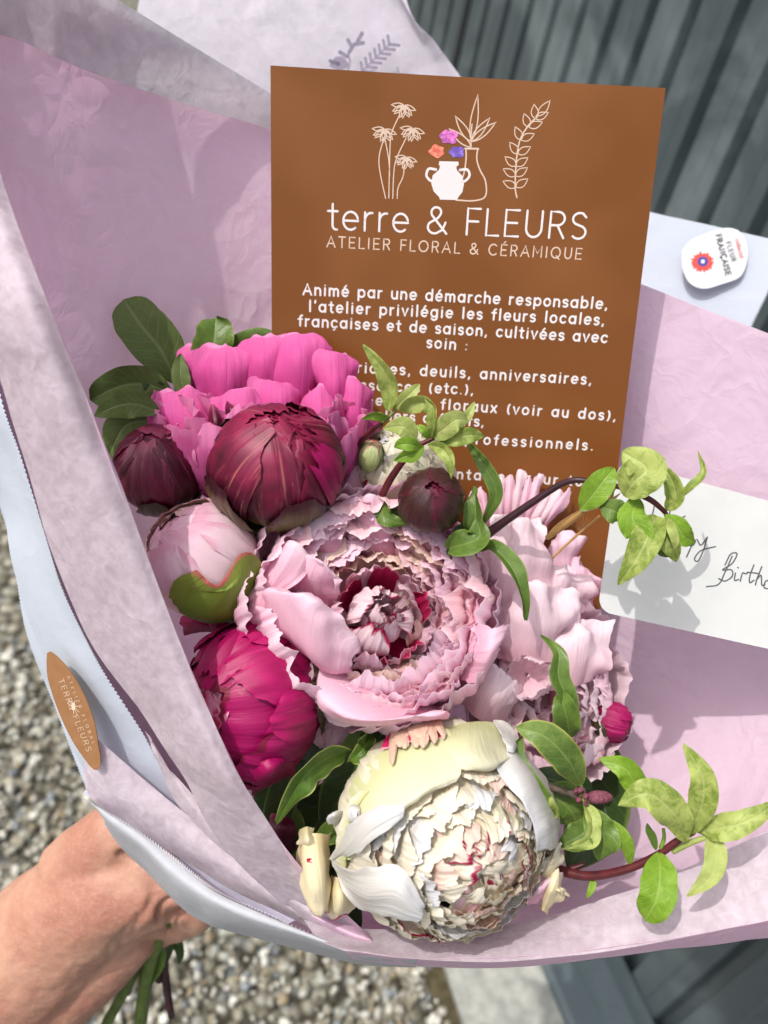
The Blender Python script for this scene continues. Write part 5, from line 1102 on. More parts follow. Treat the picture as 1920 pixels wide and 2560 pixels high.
def leaf(parent, pts, wpx, mat, roll=0.0, fold=0.25, wave=0.06, seed=0.0, shape=0.85, curl=0.0, nu=13, nv=26, twist=0.0, tip=1.0, name='leaf', notch=0.0, blunt=0.0):
    """pts: the midrib from stalk to tip as (px, py, depth); wpx: half width in pixels"""
    P = np.array([tuple(W(*p)) for p in pts]); dm = sum(p[2] for p in pts)/len(pts); w = wpx*.88/F_PX*dm
    C = cr(P, nv); T = np.gradient(C, axis=0); T /= np.linalg.norm(T, axis=1, keepdims=True)
    G = np.zeros((nv, nu, 3)); L = np.linalg.norm(np.diff(C, axis=0), axis=1).sum()
    for j in range(nv):
        v = j/(nv-1); view = np.array(CAM)-C[j]; view /= np.linalg.norm(view)
        lat = np.cross(T[j], view); lat /= np.linalg.norm(lat); nn = np.cross(lat, T[j]); nn /= np.linalg.norm(nn)
        if np.dot(nn, view) < 0: nn = -nn
        a = math.radians(roll+twist*v); l2 = lat*math.cos(a)+nn*math.sin(a); n2 = nn*math.cos(a)-lat*math.sin(a)
        prof = max(0.0, math.sin(PI*min(1, v**shape)))**0.75
        if blunt: prof = max(prof*(1-blunt), 0) + blunt*(min(1, v*4)**.7)*(1-max(0, (v-.86)/.14)**2)**.5*(1 if v < .999 else 0)
        prof = max(prof, 0.03)
        for i in range(nu):
            u = 2*i/(nu-1)-1
            e = 1+0.06*n1(v*9+(5 if u > 0 else 0), seed+1)
            s = u*w*prof*e
            h = fold*abs(s) + wave*w*u*u*(n1(v*5+(3 if u > 0 else 0), seed)*2.4) + curl*w*u*u*1.2 + 0.03*w*noise.noise(Vector((u*3, v*8, seed)))
            G[j, i] = C[j]+l2*s+n2*h
    return solid_petal(G, 0.00028, name, mat, parent)
def pts(*a, d=None): return [(x, y, (dd if dd is not None else d)) for x, y, dd in a]

LG = 'loose leaves among the flowers'
def loose(label, P, w, mat, **k):
    rt = thing('leaf_spray', label, 'leaf', W(*P[0]), LG)
    leaf(rt, P, w, mat, **k); return rt
# upper left leaves
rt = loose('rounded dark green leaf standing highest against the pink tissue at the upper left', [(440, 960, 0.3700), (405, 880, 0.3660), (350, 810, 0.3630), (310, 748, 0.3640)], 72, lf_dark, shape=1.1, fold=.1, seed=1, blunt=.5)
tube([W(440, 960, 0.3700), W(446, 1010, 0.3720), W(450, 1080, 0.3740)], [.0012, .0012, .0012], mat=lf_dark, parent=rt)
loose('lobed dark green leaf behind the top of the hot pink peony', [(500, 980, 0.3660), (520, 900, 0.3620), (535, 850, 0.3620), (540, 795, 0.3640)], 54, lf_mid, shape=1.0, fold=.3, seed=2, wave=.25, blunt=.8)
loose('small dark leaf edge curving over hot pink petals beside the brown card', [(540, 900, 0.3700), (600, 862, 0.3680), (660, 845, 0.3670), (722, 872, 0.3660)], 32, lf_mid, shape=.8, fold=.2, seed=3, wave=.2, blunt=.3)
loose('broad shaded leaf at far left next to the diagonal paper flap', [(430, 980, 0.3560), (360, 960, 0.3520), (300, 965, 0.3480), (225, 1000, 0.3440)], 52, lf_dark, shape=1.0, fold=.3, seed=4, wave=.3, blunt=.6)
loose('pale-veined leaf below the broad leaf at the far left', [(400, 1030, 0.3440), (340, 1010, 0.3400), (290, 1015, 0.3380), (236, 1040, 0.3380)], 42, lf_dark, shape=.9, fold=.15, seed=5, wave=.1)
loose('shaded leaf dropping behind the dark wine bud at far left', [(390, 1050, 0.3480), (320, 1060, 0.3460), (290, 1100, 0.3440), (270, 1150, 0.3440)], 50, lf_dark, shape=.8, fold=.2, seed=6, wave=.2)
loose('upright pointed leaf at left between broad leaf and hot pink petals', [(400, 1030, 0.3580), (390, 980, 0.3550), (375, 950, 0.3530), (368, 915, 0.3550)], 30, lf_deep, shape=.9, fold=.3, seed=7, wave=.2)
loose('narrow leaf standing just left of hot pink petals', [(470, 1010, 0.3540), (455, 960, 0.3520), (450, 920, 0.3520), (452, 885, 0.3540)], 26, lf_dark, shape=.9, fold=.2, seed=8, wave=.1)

# middle sprig above the small dark bud
sp = thing('leafy_sprig', 'pale lime leafy sprig on a red stem in front of the brown postcard text', 'sprig', W(950, 1250, .335))
tube([W(950, 1250, .338), W(975, 1200, .332), W(1010, 1150, .326), (W(1040, 1118, .324)), W(1085, 1095, .322)], [.0016, .0016, .0014, .0012, .0009], mat=st_red, parent=sp)
tube([W(890, 1120, .344), W(910, 1095, .338), W(935, 1072, .332), W(955, 1058, .330)], [.0014, .0012, .0012, .0010], mat=st_red, parent=sp)
tube([W(935, 1075, .332), W(970, 1045, .330), W(990, 1020, .33), W(975, 1000, .33)], [.0008, .0007, .0006, .0006], mat=st_green, parent=sp)
leaf(sp, [(970, 1030, .330), (978, 975, .328), (960, 925, .324), (907, 862, .322)], 30, lf_lime, shape=.8, fold=.5, seed=11, wave=.15, roll=25)
leaf(sp, [(985, 1022, .330), (1005, 1005, .326), (1030, 980, .324), (1050, 960, .325)], 20, lf_pale, shape=.9, fold=.3, seed=12)
leaf(sp, [(1000, 1028, .328), (1030, 1010, .322), (1065, 1010, .320), (1088, 1048, .322)], 26, lf_pale, shape=.9, fold=.5, seed=13, roll=-20)
leaf(sp, [(975, 1045, .330), (950, 1040, .327), (930, 1038, .326), (905, 1048, .327)], 15, lf_bright, shape=.9, fold=.5, seed=14, roll=30)
leaf(sp, [(1080, 1090, .322), (1105, 1075, .316), (1140, 1050, .312), (1172, 1052, .314)], 33, lf_pale, shape=.9, fold=.2, seed=15, wave=.1)
leaf(sp, [(1085, 1095, .322), (1130, 1095, .318), (1175, 1088, .315), (1210, 1090, .317)], 26, lf_lime, shape=.95, fold=.3, seed=16, wave=.15)
leaf(sp, [(1130, 1080, .32), (1160, 1050, .319), (1175, 1030, .318), (1186, 1004, .320)], 14, lf_pale, shape=.9, fold=.3, seed=17)
leaf(sp, [(1078, 1098, .323), (1082, 1060, .318), (1085, 1020, .316), (1060, 992, .318)], 18, lf_lime, shape=.9, fold=.6, seed=18, roll=40)
leaf(sp, [(1072, 1100, .323), (1062, 1080, .320), (1052, 1070, .32), (1045, 1062, .321)], 12, lf_bright, shape=.9, fold=.3, seed=19)
leaf(sp, [(1055, 1120, .323), (1030, 1112, .318), (1005, 1110, .318), (985, 1118, .320)], 20, lf_bright, shape=.9, fold=.3, seed=20)
leaf(sp, [(1060, 1115, .323), (1035, 1135, .320), (1015, 1140, .320), (985, 1152, .321)], 22, lf_bright, shape=.9, fold=.3, seed=21, roll=20)
leaf(sp, [(1070, 1112, .322), (1105, 1122, .317), (1125, 1150, .315), (1128, 1198, .316)], 20, lf_lime, shape=.8, fold=.5, seed=22, roll=-20, wave=.2)
leaf(sp, [(1040, 1100, .324), (1020, 1075, .322), (1000, 1065, .322), (960, 1070, .326)], 30, lf_pale, shape=.9, fold=.2, seed=23)
# long twisted leaves right of the small dark bud
rt = thing('leaf_spray', 'long curved green leaves twisting down right of the small round dark bud', 'leaf', W(1200, 1350, .345), LG)
leaf(rt, [(1170, 1105, .330), (1215, 1170, .328), (1240, 1230, .328), (1222, 1280, .332), (1200, 1320, .338)], 21, lf_mid, shape=.7, fold=.3, seed=24, twist=40, roll=-20)
leaf(rt, [(1165, 1370, .338), (1190, 1330, .330), (1190, 1270, .328), (1185, 1215, .331)], 34, lf_mid, shape=.8, fold=.5, seed=25, roll=40, wave=.3)
leaf(rt, [(1120, 1370, .330), (1165, 1360, .324), (1200, 1340, .324), (1190, 1290, .326)], 42, lf_mid, shape=.8, fold=.4, seed=26, roll=20, wave=.3)
leaf(rt, [(1190, 1380, .338), (1230, 1370, .332), (1275, 1415, .328), (1300, 1470, .326), (1318, 1552, .330)], 27, lf_mid, shape=1.1, fold=.7, seed=27, roll=35, wave=.35)
leaf(rt, [(1110, 1400, .338), (1140, 1370, .333), (1150, 1330, .332), (1160, 1310, .334)], 24, lf_deep, shape=.9, fold=.2, seed=28)
rt = thing('leaf_spray', 'small wavy green leaf tucked between the crimson bud and the small dark bud', 'leaf', W(990, 1300, .335), LG)
leaf(rt, [(948, 1240, .338), (955, 1280, .332), (975, 1300, .330), (1030, 1312, .332)], 26, lf_mid, shape=.8, fold=.3, seed=29, wave=.5)
leaf(rt, [(960, 1260, .338), (975, 1270, .334), (990, 1275, .333), (1010, 1290, .334)], 18, lf_deep, shape=.9, seed=30)
# dark branch bending over to the greeting card, with leaves
br = thing('leafy_branch', 'thin dark branch arching over the brown postcard to lime leaves before the greeting card', 'sprig', W(1210, 1345, .338))
tube([W(1205, 1345, .342), W(1260, 1305, .336), W(1340, 1250, .328), W(1400, 1212, .322), W(1440, 1200, .318), W(1480, 1205, .316)], [.0024, .0019, .0016, .0014, .0013, .0011], mat=st_dark, parent=br)
tube([W(1595, 1235, .312), W(1630, 1252, .312), W(1660, 1278, .313), W(1670, 1292, .314)], [.0012, .0012, .0010, .0008], mat=st_red, parent=br)
tube([W(1480, 1205, .316), W(1540, 1215, .312), W(1595, 1235, .312)], [.0011, .0011, .0012], mat=st_red, parent=br)
leaf(br, [(1450, 1275, .318), (1480, 1240, .314), (1510, 1200, .312), (1535, 1170, .314)], 40, lf_bright, shape=.95, fold=.2, seed=31, wave=.1)
leaf(br, [(1560, 1240, .309), (1585, 1205, .304), (1615, 1170, .303), (1555, 1128, .307)], 58, lf_lime, shape=1.0, fold=.25, seed=32, wave=.25, blunt=.3)
leaf(br, [(1500, 1265, .314), (1530, 1275, .311), (1550, 1285, .311), (1560, 1298, .313)], 36, lf_mid, shape=.9, fold=.2, seed=33)
leaf(br, [(1665, 1275, .313), (1690, 1245, .309), (1680, 1200, .309), (1658, 1165, .312)], 28, lf_lime, shape=.8, fold=.4, seed=34, roll=20)
leaf(br, [(1690, 1250, .312), (1730, 1215, .308), (1760, 1180, .308), (1745, 1128, .310)], 13, lf_lime, shape=.8, fold=.4, seed=35, roll=30)
leaf(br, [(1600, 1245, .312), (1580, 1290, .306), (1600, 1340, .305), (1580, 1350, .307)], 42, lf_bright, shape=.9, fold=.3, seed=36, wave=.3)
leaf(br, [(1640, 1290, .311), (1620, 1340, .303), (1590, 1400, .302), (1545, 1462, .306)], 44, lf_lime, shape=.75, fold=.35, seed=37, wave=.2)
leaf(br, [(1660, 1285, .313), (1690, 1310, .308), (1710, 1340, .307), (1738, 1358, .309)], 30, lf_bright, shape=1.1, fold=.3, seed=38, wave=.2)
leaf(br, [(1670, 1295, .313), (1665, 1340, .304), (1680, 1370, .303), (1690, 1405, .306)], 28, lf_lime, shape=.9, fold=.4, seed=39)
leaf(br, [(1640, 1300, .313), (1650, 1340, .309), (1660, 1370, .309), (1650, 1390, .312)], 34, lf_mid, shape=.9, fold=.4, seed=40)
leaf(br, [(1672, 1296, .310), (1678, 1320, .300), (1688, 1350, .299), (1686, 1375, .301)], 13, lf_pale, shape=.9, fold=.5, seed=41)
# dry straw pieces
rt = thing('dried_stem', 'pale straw-coloured dry stem with cream tuft crossing the brown postcard', 'dried stem', W(1370, 1350, .345))
tube([W(1368, 1345, .348), W(1400, 1318, .342), W(1440, 1290, .335), W(1462, 1275, .33)], [.0012, .0020, .0018, .001], mat=straw, parent=rt)
leaf(rt, [(1450, 1278, .330), (1490, 1262, .322), (1520, 1240, .318), (1545, 1210, .317)], 9, cream_lf, fold=.8, seed=42)
leaf(rt, [(1455, 1280, .330), (1495, 1268, .324), (1525, 1256, .320), (1552, 1232, .318)], 8, cream_lf, fold=.8, seed=43, roll=30)
leaf(rt, [(1448, 1276, .331), (1480, 1255, .325), (1505, 1235, .321), (1528, 1216, .319)], 7, cream_lf, fold=.8, seed=44, roll=-20)
rt = thing('dried_stem', 'thin straw stem with a hairy tip in front of the lower brown postcard', 'dried stem', W(1380, 1395, .345))
tube([W(1380, 1396, .350), W(1440, 1340, .342), W(1500, 1290, .334)], [.0005, .0006, .0006], mat=straw, parent=rt)
for k in range(9):
    a = -2.9+k*.32; tube([W(1452, 1330, .34), W(1452+18*math.cos(a), 1318+14*math.sin(a), .34), W(1450+34*math.cos(a), 1316+30*math.sin(a), .339)], [.00012, .0001, .00006], n=4, name='hair', mat=straw, parent=rt)
# leaf in front of the ruffled peony
rt = thing('leaf_spray', 'narrow green leaf bent down in front of the ruffled pale peony at the right', 'leaf', W(1400, 1850, .325), LG)
leaf(rt, [(1352, 1590, .332), (1395, 1630, .324), (1395, 1690, .322), (1420, 1760, .322), (1425, 1850, .328)], 30, lf_mid, shape=1.25, fold=.6, seed=45, roll=20, wave=.25)
leaf(rt, [(1425, 1845, .326), (1418, 1800, .320), (1408, 1760, .319), (1400, 1730, .322)], 38, lf_mid, shape=.8, fold=.4, seed=46, wave=.15)
# lower right bud twig
tw = thing('leafy_sprig', 'grey twig with plump purple bud and yellow-rimmed leaf, right of the cream peony', 'sprig', W(1340, 1960, .325))
tube([W(1335, 1935, .325), W(1360, 1962, .320), W(1400, 1975, .317), W(1450, 1992, .314)], [.0016, .0018, .0016, .0018], mat=st_bark, parent=tw, bump=.3)
bdm = petal_mat('twig_bud', S(92, 44, 60), S(120, 62, 80), S(140, 84, 96), S(90, 40, 50), .3, 0, .5)
fbud = Frame(1500, 1993, .310, 17, (1, .03, .05), sc=(1, 1, 2.1))
for ring, (z0, kk) in enumerate(((60, 4), (85, 4), (110, 5), (130, 5))):
    for k in range(kk): petal(fbud, 'scale', bdm, tw, k*360/kk+ring*37, arc(1-.06*(4-ring)*.5, 165, z0-55 if ring == 0 else z0-35), .75, 1, 0, 2, 0, 5, nu=9, nv=8, seed=k+ring, thick=.05)
for k in range(9):
    f_ = Frame(1455+rnd(-14, 14), 1990+rnd(-22, 22), .311+rnd(-.002, .002), rnd(6, 9), (rnd(-1, 1), rnd(-1, 1), 1))
    for q in range(3): petal(f_, 'scale', bdm if k % 3 else lf_lime, tw, q*120, arc(1, 170, 5), 1.0, 1, 0, 2, 0, 5, nu=7, nv=7, seed=k, thick=.05)
leaf(tw, [(1452, 1965, .312), (1420, 1900, .302), (1360, 1840, .298), (1288, 1818, .302)], 48, lf_yel, shape=.95, fold=.25, seed=47, wave=.12)
tube([W(1452, 1990, .312), W(1455, 1975, .311), W(1452, 1962, .311)], [.0009, .0007, .0006], mat=st_green, parent=tw)
leaf(tw, [(1300, 1840, .318), (1290, 1900, .312), (1320, 1970, .308), (1370, 2020, .306), (1390, 2050, .310)], 34, lf_mid, shape=1.0, fold=.5, seed=48, roll=30, wave=.25, twist=-30)
leaf(tw, [(1375, 2055, .312), (1395, 2030, .306), (1385, 2000, .304), (1372, 1980, .308)], 16, lf_lime, shape=.9, fold=.8, seed=49, roll=50)
leaf(tw, [(1360, 1970, .324), (1400, 2000, .322), (1430, 2030, .322), (1440, 2060, .324)], 62, lf_mid, shape=.9, fold=.1, seed=50, blunt=.4)
leaf(tw, [(1330, 1930, .326), (1390, 1950, .324), (1440, 1960, .323), (1480, 1975, .324)], 40, lf_deep, shape=.9, fold=.1, seed=51, blunt=.3)
leaf(tw, [(1458, 2005, .312), (1480, 2050, .306), (1470, 2100, .304), (1400, 2125, .306)], 22, lf_lime, shape=.8, fold=.6, seed=52, roll=30, wave=.3)
leaf(tw, [(1465, 2010, .312), (1490, 2060, .308), (1510, 2100, .307), (1500, 2150, .310)], 44, lf_mid, shape=1.0, fold=.5, seed=53, roll=10, wave=.3)
leaf(tw, [(1480, 2040, .318), (1460, 2080, .316), (1430, 2100, .316), (1398, 2110, .318)], 40, lf_mid, shape=.9, fold=.3, seed=54, wave=.2)
# lower right sprig
sr = thing('leafy_sprig', 'dark red stem with mottled lime leaves reaching right over the pink paper, lower right', 'sprig', W(1400, 2180, .325))
tube([W(1395, 2175, .325), W(1470, 2190, .318), W(1560, 2175, .310), W(1640, 2140, .304), W(1690, 2105, .300), W(1735, 2080, .297)], [.0023, .0019, .0017, .0015, .0014, .0010], mat=st_red, parent=sr)
tube([W(1400, 2178, .328), W(1430, 2172, .326), (W(1462, 2160, .325))], [.0016, .0014, .0008], mat=st_red, parent=sr)
leaf(sr, [(1713, 2100, .297), (1690, 2040, .290), (1620, 1985, .288), (1545, 2014, .292)], 50, lf_lime, shape=.95, fold=.2, seed=55, wave=.15)
leaf(sr, [(1640, 2000, .300), (1590, 1960, .298), (1560, 1920, .298), (1497, 1896, .302)], 36, lf_bright, shape=.95, fold=.2, seed=56, wave=.2)
leaf(sr, [(1725, 2085, .297), (1755, 2010, .290), (1755, 1940, .288), (1708, 1858, .292)], 40, lf_lime, shape=.85, fold=.35, seed=57, wave=.15)
leaf(sr, [(1740, 2080, .297), (1800, 2070, .291), (1860, 2055, .288), (1960, 2000, .288)], 38, lf_lime, shape=.9, fold=.25, seed=58, wave=.3)
leaf(sr, [(1772, 2082, .296), (1790, 2130, .290), (1775, 2190, .288), (1718, 2240, .292)], 30, lf_pale, shape=.8, fold=.35, seed=59, wave=.2)
tube([W(1682, 2130, .302), W(1730, 2105, .298), W(1780, 2090, .295)], [.001, .0012, .0008], mat=lf_pale, parent=sr)
leaf(sr, [(1645, 2130, .303), (1650, 2190, .294), (1640, 2250, .290), (1612, 2300, .294)], 50, lf_bright, shape=1.0, fold=.2, seed=60, wave=.12, blunt=.5)
leaf(sr, [(1575, 2165, .309), (1570, 2120, .306), (1550, 2080, .306), (1515, 2045, .309)], 20, lf_bright, shape=1.0, fold=.3, seed=61)
leaf(sr, [(1480, 2195, .318), (1482, 2210, .316), (1475, 2230, .315), (1466, 2245, .316)], 10, lf_bright, shape=.8, fold=.3, seed=62)
leaf(sr, [(1640, 2125, .303), (1632, 2095, .303), (1622, 2075, .303), (1618, 2058, .304)], 12, lf_mid, shape=.8, fold=.5, seed=63)
tube([W(1652, 2122, .303), W(1660, 2095, .303), W(1658, 2070, .304)], [.0009, .0008, .0006], mat=lf_bright, parent=sr)
# the wavy leaf between the magenta peony and the cream one, and the dark leaves behind it
rt = thing('leaf_spray', 'wavy glossy green leaf with its lit rim painted pale, between the magenta and cream peonies', 'leaf', W(860, 1870, .33), LG)
leaf(rt, [(880, 1880, .330), (830, 1890, .318), (780, 1920, .310), (740, 1970, .308), (690, 2060, .312)], 44, lf_edge, shape=.95, fold=.5, seed=64, roll=32, wave=.3, nv=34)
leaf(rt, [(930, 1830, .335), (915, 1860, .328), (900, 1880, .325), (870, 1905, .326)], 26, lf_edge, shape=.9, fold=.4, seed=65, roll=20, wave=.4)
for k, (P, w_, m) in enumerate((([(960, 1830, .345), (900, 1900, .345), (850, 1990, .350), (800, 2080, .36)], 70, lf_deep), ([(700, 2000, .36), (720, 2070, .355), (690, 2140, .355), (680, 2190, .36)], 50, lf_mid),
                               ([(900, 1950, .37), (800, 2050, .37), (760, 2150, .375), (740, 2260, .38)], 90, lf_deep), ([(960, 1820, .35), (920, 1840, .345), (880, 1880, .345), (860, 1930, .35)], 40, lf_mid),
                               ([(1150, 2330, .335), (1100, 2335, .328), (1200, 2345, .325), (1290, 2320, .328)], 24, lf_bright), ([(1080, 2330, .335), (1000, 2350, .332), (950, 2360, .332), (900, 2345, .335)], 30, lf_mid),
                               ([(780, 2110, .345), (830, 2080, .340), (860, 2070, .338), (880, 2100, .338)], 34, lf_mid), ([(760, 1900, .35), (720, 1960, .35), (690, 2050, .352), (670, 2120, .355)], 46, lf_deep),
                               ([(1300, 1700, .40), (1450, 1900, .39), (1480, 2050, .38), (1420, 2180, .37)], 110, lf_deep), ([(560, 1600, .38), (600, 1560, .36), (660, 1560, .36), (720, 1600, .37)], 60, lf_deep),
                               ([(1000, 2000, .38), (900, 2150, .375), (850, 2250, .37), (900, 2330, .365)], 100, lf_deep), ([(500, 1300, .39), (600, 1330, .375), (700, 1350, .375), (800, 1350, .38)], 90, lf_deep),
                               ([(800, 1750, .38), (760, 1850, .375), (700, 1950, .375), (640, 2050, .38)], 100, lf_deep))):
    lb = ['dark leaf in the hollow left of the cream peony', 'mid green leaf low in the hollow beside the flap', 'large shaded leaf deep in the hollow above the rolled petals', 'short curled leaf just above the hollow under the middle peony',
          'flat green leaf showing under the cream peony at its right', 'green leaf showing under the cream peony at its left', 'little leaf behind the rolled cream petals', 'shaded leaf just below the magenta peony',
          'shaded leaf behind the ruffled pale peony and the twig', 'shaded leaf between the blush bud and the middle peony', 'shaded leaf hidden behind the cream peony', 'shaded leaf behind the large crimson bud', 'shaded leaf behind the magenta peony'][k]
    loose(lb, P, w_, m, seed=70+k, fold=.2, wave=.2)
# crimson sliver low in the hollow
rt = thing('fallen_petal', 'dark crimson petals in the shadowed hollow beside the rolled cream petals', 'petals', W(700, 2120, .35))
for k, (x, y) in enumerate(((700, 2080), (690, 2170), (740, 2200))):
    ppatch('petal', [[(x-30, y+50, .352), (x, y+55, .350), (x+34, y+50, .352)], [(x-36, y, .347), (x, y, .343), (x+38, y, .347)], [(x-24, y-40, .350), (x, y-50, .348), (x+26, y-38, .350)]], dred2, rt, 12, 12, .002, 90, .001, k)

# stems: a hidden stem for each bloom down to the hand, and the cut ends below it
SG = 'cut flower stems below the hand'
hx = W(345, 2330, .47)
for k, (x0, y0, d0, x1, y1, d1, x2, y2, d2, r, m, lb) in enumerate((
    (420, 2300, .44, 372, 2420, .46, 345, 2600, .49, .0042, st_green, 'thick green cut stem hanging lowest below the hand'),
    (400, 2290, .45, 330, 2440, .47, 245, 2600, .50, .0036, st_green, 'pale brownish stem slanting left below the hand'),
    (430, 2300, .455, 405, 2400, .47, 398, 2450, .475, .0032, st_dark, 'short blackish stem close to the fingers'),
    (430, 2300, .45, 412, 2420, .47, 428, 2540, .48, .0026, st_dark, 'dark crooked twig at the right of the cut stems'),
    (410, 2310, .46, 345, 2390, .475, 318, 2480, .485, .0030, st_dark, 'thin dark stem just left of the thick green stem'))):
    rt = thing('cut_stalk', lb, 'stalk', W(x0, y0, d0), SG)
    tube([W(x0+120, y0-150, d0-.03), W(x0, y0, d0), W(x1, y1, d1), W(x2, y2, d2)], [r*.8, r, r, r*.9], mat=m, parent=rt, n=10, bump=.25)
loose('small green leaf on the cut stems below the hand', [(400, 2340, .455), (395, 2400, .46), (375, 2440, .465), (362, 2472, .47)], 22, lf_mid, seed=90, wave=.3)
for x, wd in ((405, 'leftmost'), (425, 'middle'), (445, 'rightmost')): loose(wd+' of three dark dried leaf scraps among the stems directly beneath the fingers', [(x, 2310, .452), (x-4, 2350, .458), (x-12+(x-405)*.4, 2380, .462), (x-22+(x-405)*.6, 2412, .468)], 15, lf_deep, seed=x, wave=.5)
# ------------------------------------------------------------------ the hand holding the stems
def skin_mat():
    s = NT('skin'); co = s.objco()
    n1_ = s.noise(co, 28, 3, .5, .3); n2_ = s.noise(co, 420, 3, .6)
    vor = s.n('ShaderNodeTexVoronoi', Vector=co, Scale=900.0)
    c = s.mix(S(190, 146, 124), S(170, 118, 100), s.ramp(n1_, [(.32, (0, 0, 0)), (.62, (1, 1, 1))]))
    c = s.mix(c, S(206, 168, 146), s.math('MULTIPLY', s.ramp(n2_, [(.45, (0, 0, 0)), (.75, (1, 1, 1))]), .3))
    h = s.math('ADD', s.math('MULTIPLY', n2_, .6), s.math('MULTIPLY', vor.outputs['Distance'], .5))
    b = s.n('ShaderNodeBump', Strength=.4, Distance=.0008, Height=h)
    p = s.n('ShaderNodeBsdfPrincipled', Roughness=.5, Normal=b.outputs[0]); s.t.links.new(c, p.inputs['Base Color'])
    p.inputs['Subsurface Weight'].default_value = .25; p.inputs['Subsurface Radius'].default_value = (1.0, .35, .2); p.inputs['Subsurface Scale'].default_value = .006
    p.inputs['Specular IOR Level'].default_value = .4
    s.t.links.new(p.outputs[0], s.out.inputs[0]); return s.m
skm = skin_mat()
hand = thing('person', 'bare forearm and hand of a person gripping the stems beneath the paper wrap', 'person', W(60, 2420, .46))
def capsules(chains):
    """joined tapered limbs, fused into one continuous surface by a voxel remesh"""
    V = []; F = []
    for ch in chains:
        P = np.array([tuple(W(*p[:3])) for p in ch]); R = np.array([p[3]/F_PX*p[2] for p in ch]); k = (len(P)-1)*10+1
        C = cr(P, k); r = cr(R.reshape(-1, 1), k)[:, 0]; T = np.gradient(C, axis=0); T /= np.linalg.norm(T, axis=1, keepdims=True); n = 24; off = len(V)
        rings = [(C[0]-T[0]*r[0]*.9, r[0]*.3), (C[0]-T[0]*r[0]*.6, r[0]*.75)] + list(zip(C, r)) + [(C[-1]+T[-1]*r[-1]*.55, r[-1]*.82), (C[-1]+T[-1]*r[-1]*.9, r[-1]*.35)]
        TT = [T[0], T[0]]+list(T)+[T[-1], T[-1]]
        for (c, rr), t in zip(rings, TT):
            x = np.cross(t, np.array(wB)); x /= np.linalg.norm(x); y = np.cross(t, x)
            for j in range(n): V.append(c+(x*math.cos(2*PI*j/n)*1.0+y*math.sin(2*PI*j/n)*.86)*rr)
        m = len(rings)
        F += [(off+i*n+j, off+i*n+(j+1) % n, off+(i+1)*n+(j+1) % n, off+(i+1)*n+j) for i in range(m-1) for j in range(n)]
        F.append(tuple(off+j for j in range(n-1, -1, -1))); F.append(tuple(off+(m-1)*n+j for j in range(n)))
    return V, F
ch = [
  [(-60, 2600, .470, 150), (110, 2470, .462, 134), (230, 2390, .455, 112), (320, 2335, .450, 82)],   # heel of the hand
  [(-330, 2760, .50, 200), (-120, 2570, .475, 186), (50, 2410, .455, 172), (150, 2310, .445, 158), (230, 2230, .435, 140)],   # forearm, wrist
  [(180, 2280, .440, 150), (270, 2225, .430, 132), (350, 2215, .425, 104)],                                                 # back of the hand
  [(200, 2190, .435, 112), (262, 2110, .425, 88), (310, 2080, .420, 72), (400, 2060, .418, 52), (470, 2090, .420, 44)],     # thumb, under the paper
  [(280, 2180, .430, 100), (360, 2170, .424, 84), (430, 2170, .424, 66)],                                                  # web between thumb and fingers
  [(330, 2220, .425, 96), (420, 2215, .420, 60), (486, 2235, .424, 46), (500, 2285, .434, 38), (474, 2312, .446, 34)],      # index finger
  [(320, 2270, .432, 82), (400, 2265, .428, 56), (455, 2280, .434, 43), (448, 2318, .446, 36), (420, 2326, .456, 32)],      # middle
  [(290, 2320, .440, 72), (360, 2300, .438, 50), (408, 2312, .446, 40), (400, 2338, .458, 34), (375, 2330, .466, 30)],      # ring
  [(250, 2350, .450, 62), (310, 2340, .452, 44), (350, 2340, .460, 36), (350, 2345, .470, 31), (330, 2335, .478, 27)],      # little
]
V, F = capsules(ch)
tmp = mesh_obj('tmp', V, F, skm, None, loc=tuple(hand.location))
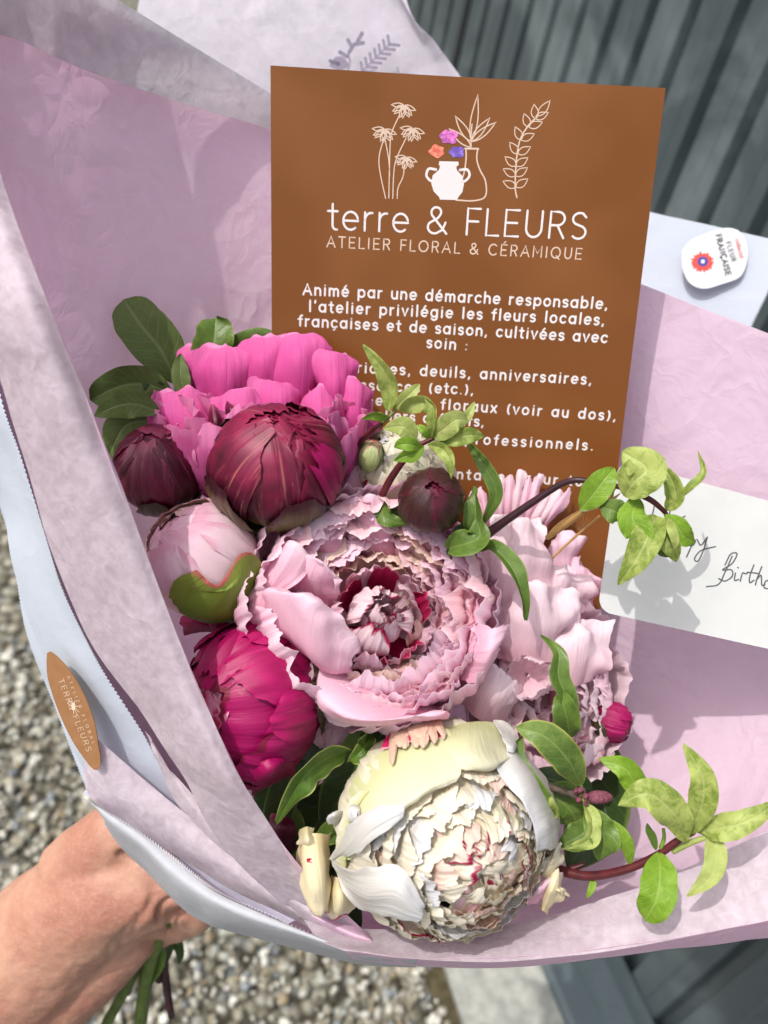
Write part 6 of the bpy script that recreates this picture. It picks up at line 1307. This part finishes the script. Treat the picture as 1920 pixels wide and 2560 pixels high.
rm = tmp.modifiers.new('r', 'REMESH'); rm.mode = 'VOXEL'; rm.voxel_size = .0016; rm.use_smooth_shade = True
smd = tmp.modifiers.new('s', 'SMOOTH'); smd.factor = .6; smd.iterations = 9
bpy.context.view_layer.update(); dg = bpy.context.evaluated_depsgraph_get()
me = bpy.data.meshes.new_from_object(tmp.evaluated_get(dg)); bpy.data.objects.remove(tmp)
# creases: between thumb and palm, on the palm edge, and faint wrist lines
cre = [([(300, 2135), (335, 2140), (365, 2150)], .0045, 8), ([(395, 2300), (405, 2262), (440, 2240)], .0028, 7), ([(440, 2335), (445, 2300), (480, 2262)], .0016, 5), ([(330, 2330), (350, 2300), (370, 2270), (380, 2240)], .0012, 8),
       ([(300, 2360), (320, 2320), (345, 2290)], .0010, 8), ([(420, 2330), (425, 2300), (460, 2270)], .0022, 7), ([(270, 2385), (290, 2350), (310, 2325)], .0008, 7)]
cp = [(cr(np.array(a, float), 24), dep, wd) for a, dep, wd in cre]
nv_ = len(me.vertices); co_ = np.empty(nv_*3); me.vertices.foreach_get('co', co_); co_ = co_.reshape(-1, 3); no_ = np.array([tuple(v.normal) for v in me.vertices])
wp_ = co_+np.array(hand.location); rel = wp_-np.array(CAM); dd = rel@np.array(wF); sx = rel@np.array(wR)/dd*F_PX+960; sy = -(rel@np.array(wU))/dd*F_PX+1280
facing = (no_@np.array(wB)) > 0
disp = np.zeros(nv_)
for a, dep, wd in cp:
    dmin = np.min(np.hypot(sx[:, None]-a[None, :, 0], sy[:, None]-a[None, :, 1]), axis=1); disp -= dep*np.exp(-(dmin/wd)**2)*facing
for i in range(nv_): disp[i] += .0007*noise.noise(Vector(wp_[i]*90))+.00035*noise.noise(Vector(wp_[i]*260))
me.vertices.foreach_set('co', (co_+no_*disp[:, None]).ravel()); me.materials.clear(); me.materials.append(skm)
me.polygons.foreach_set('use_smooth', [True]*len(me.polygons)); me.update(); me.name = 'arm'
o = bpy.data.objects.new('arm', me); COL.objects.link(o); o.parent = hand
ml = plain('mole', S(110, 62, 48), .6)
f_ = Frame(131, 2196, .375, 5, (0, 0, 1))
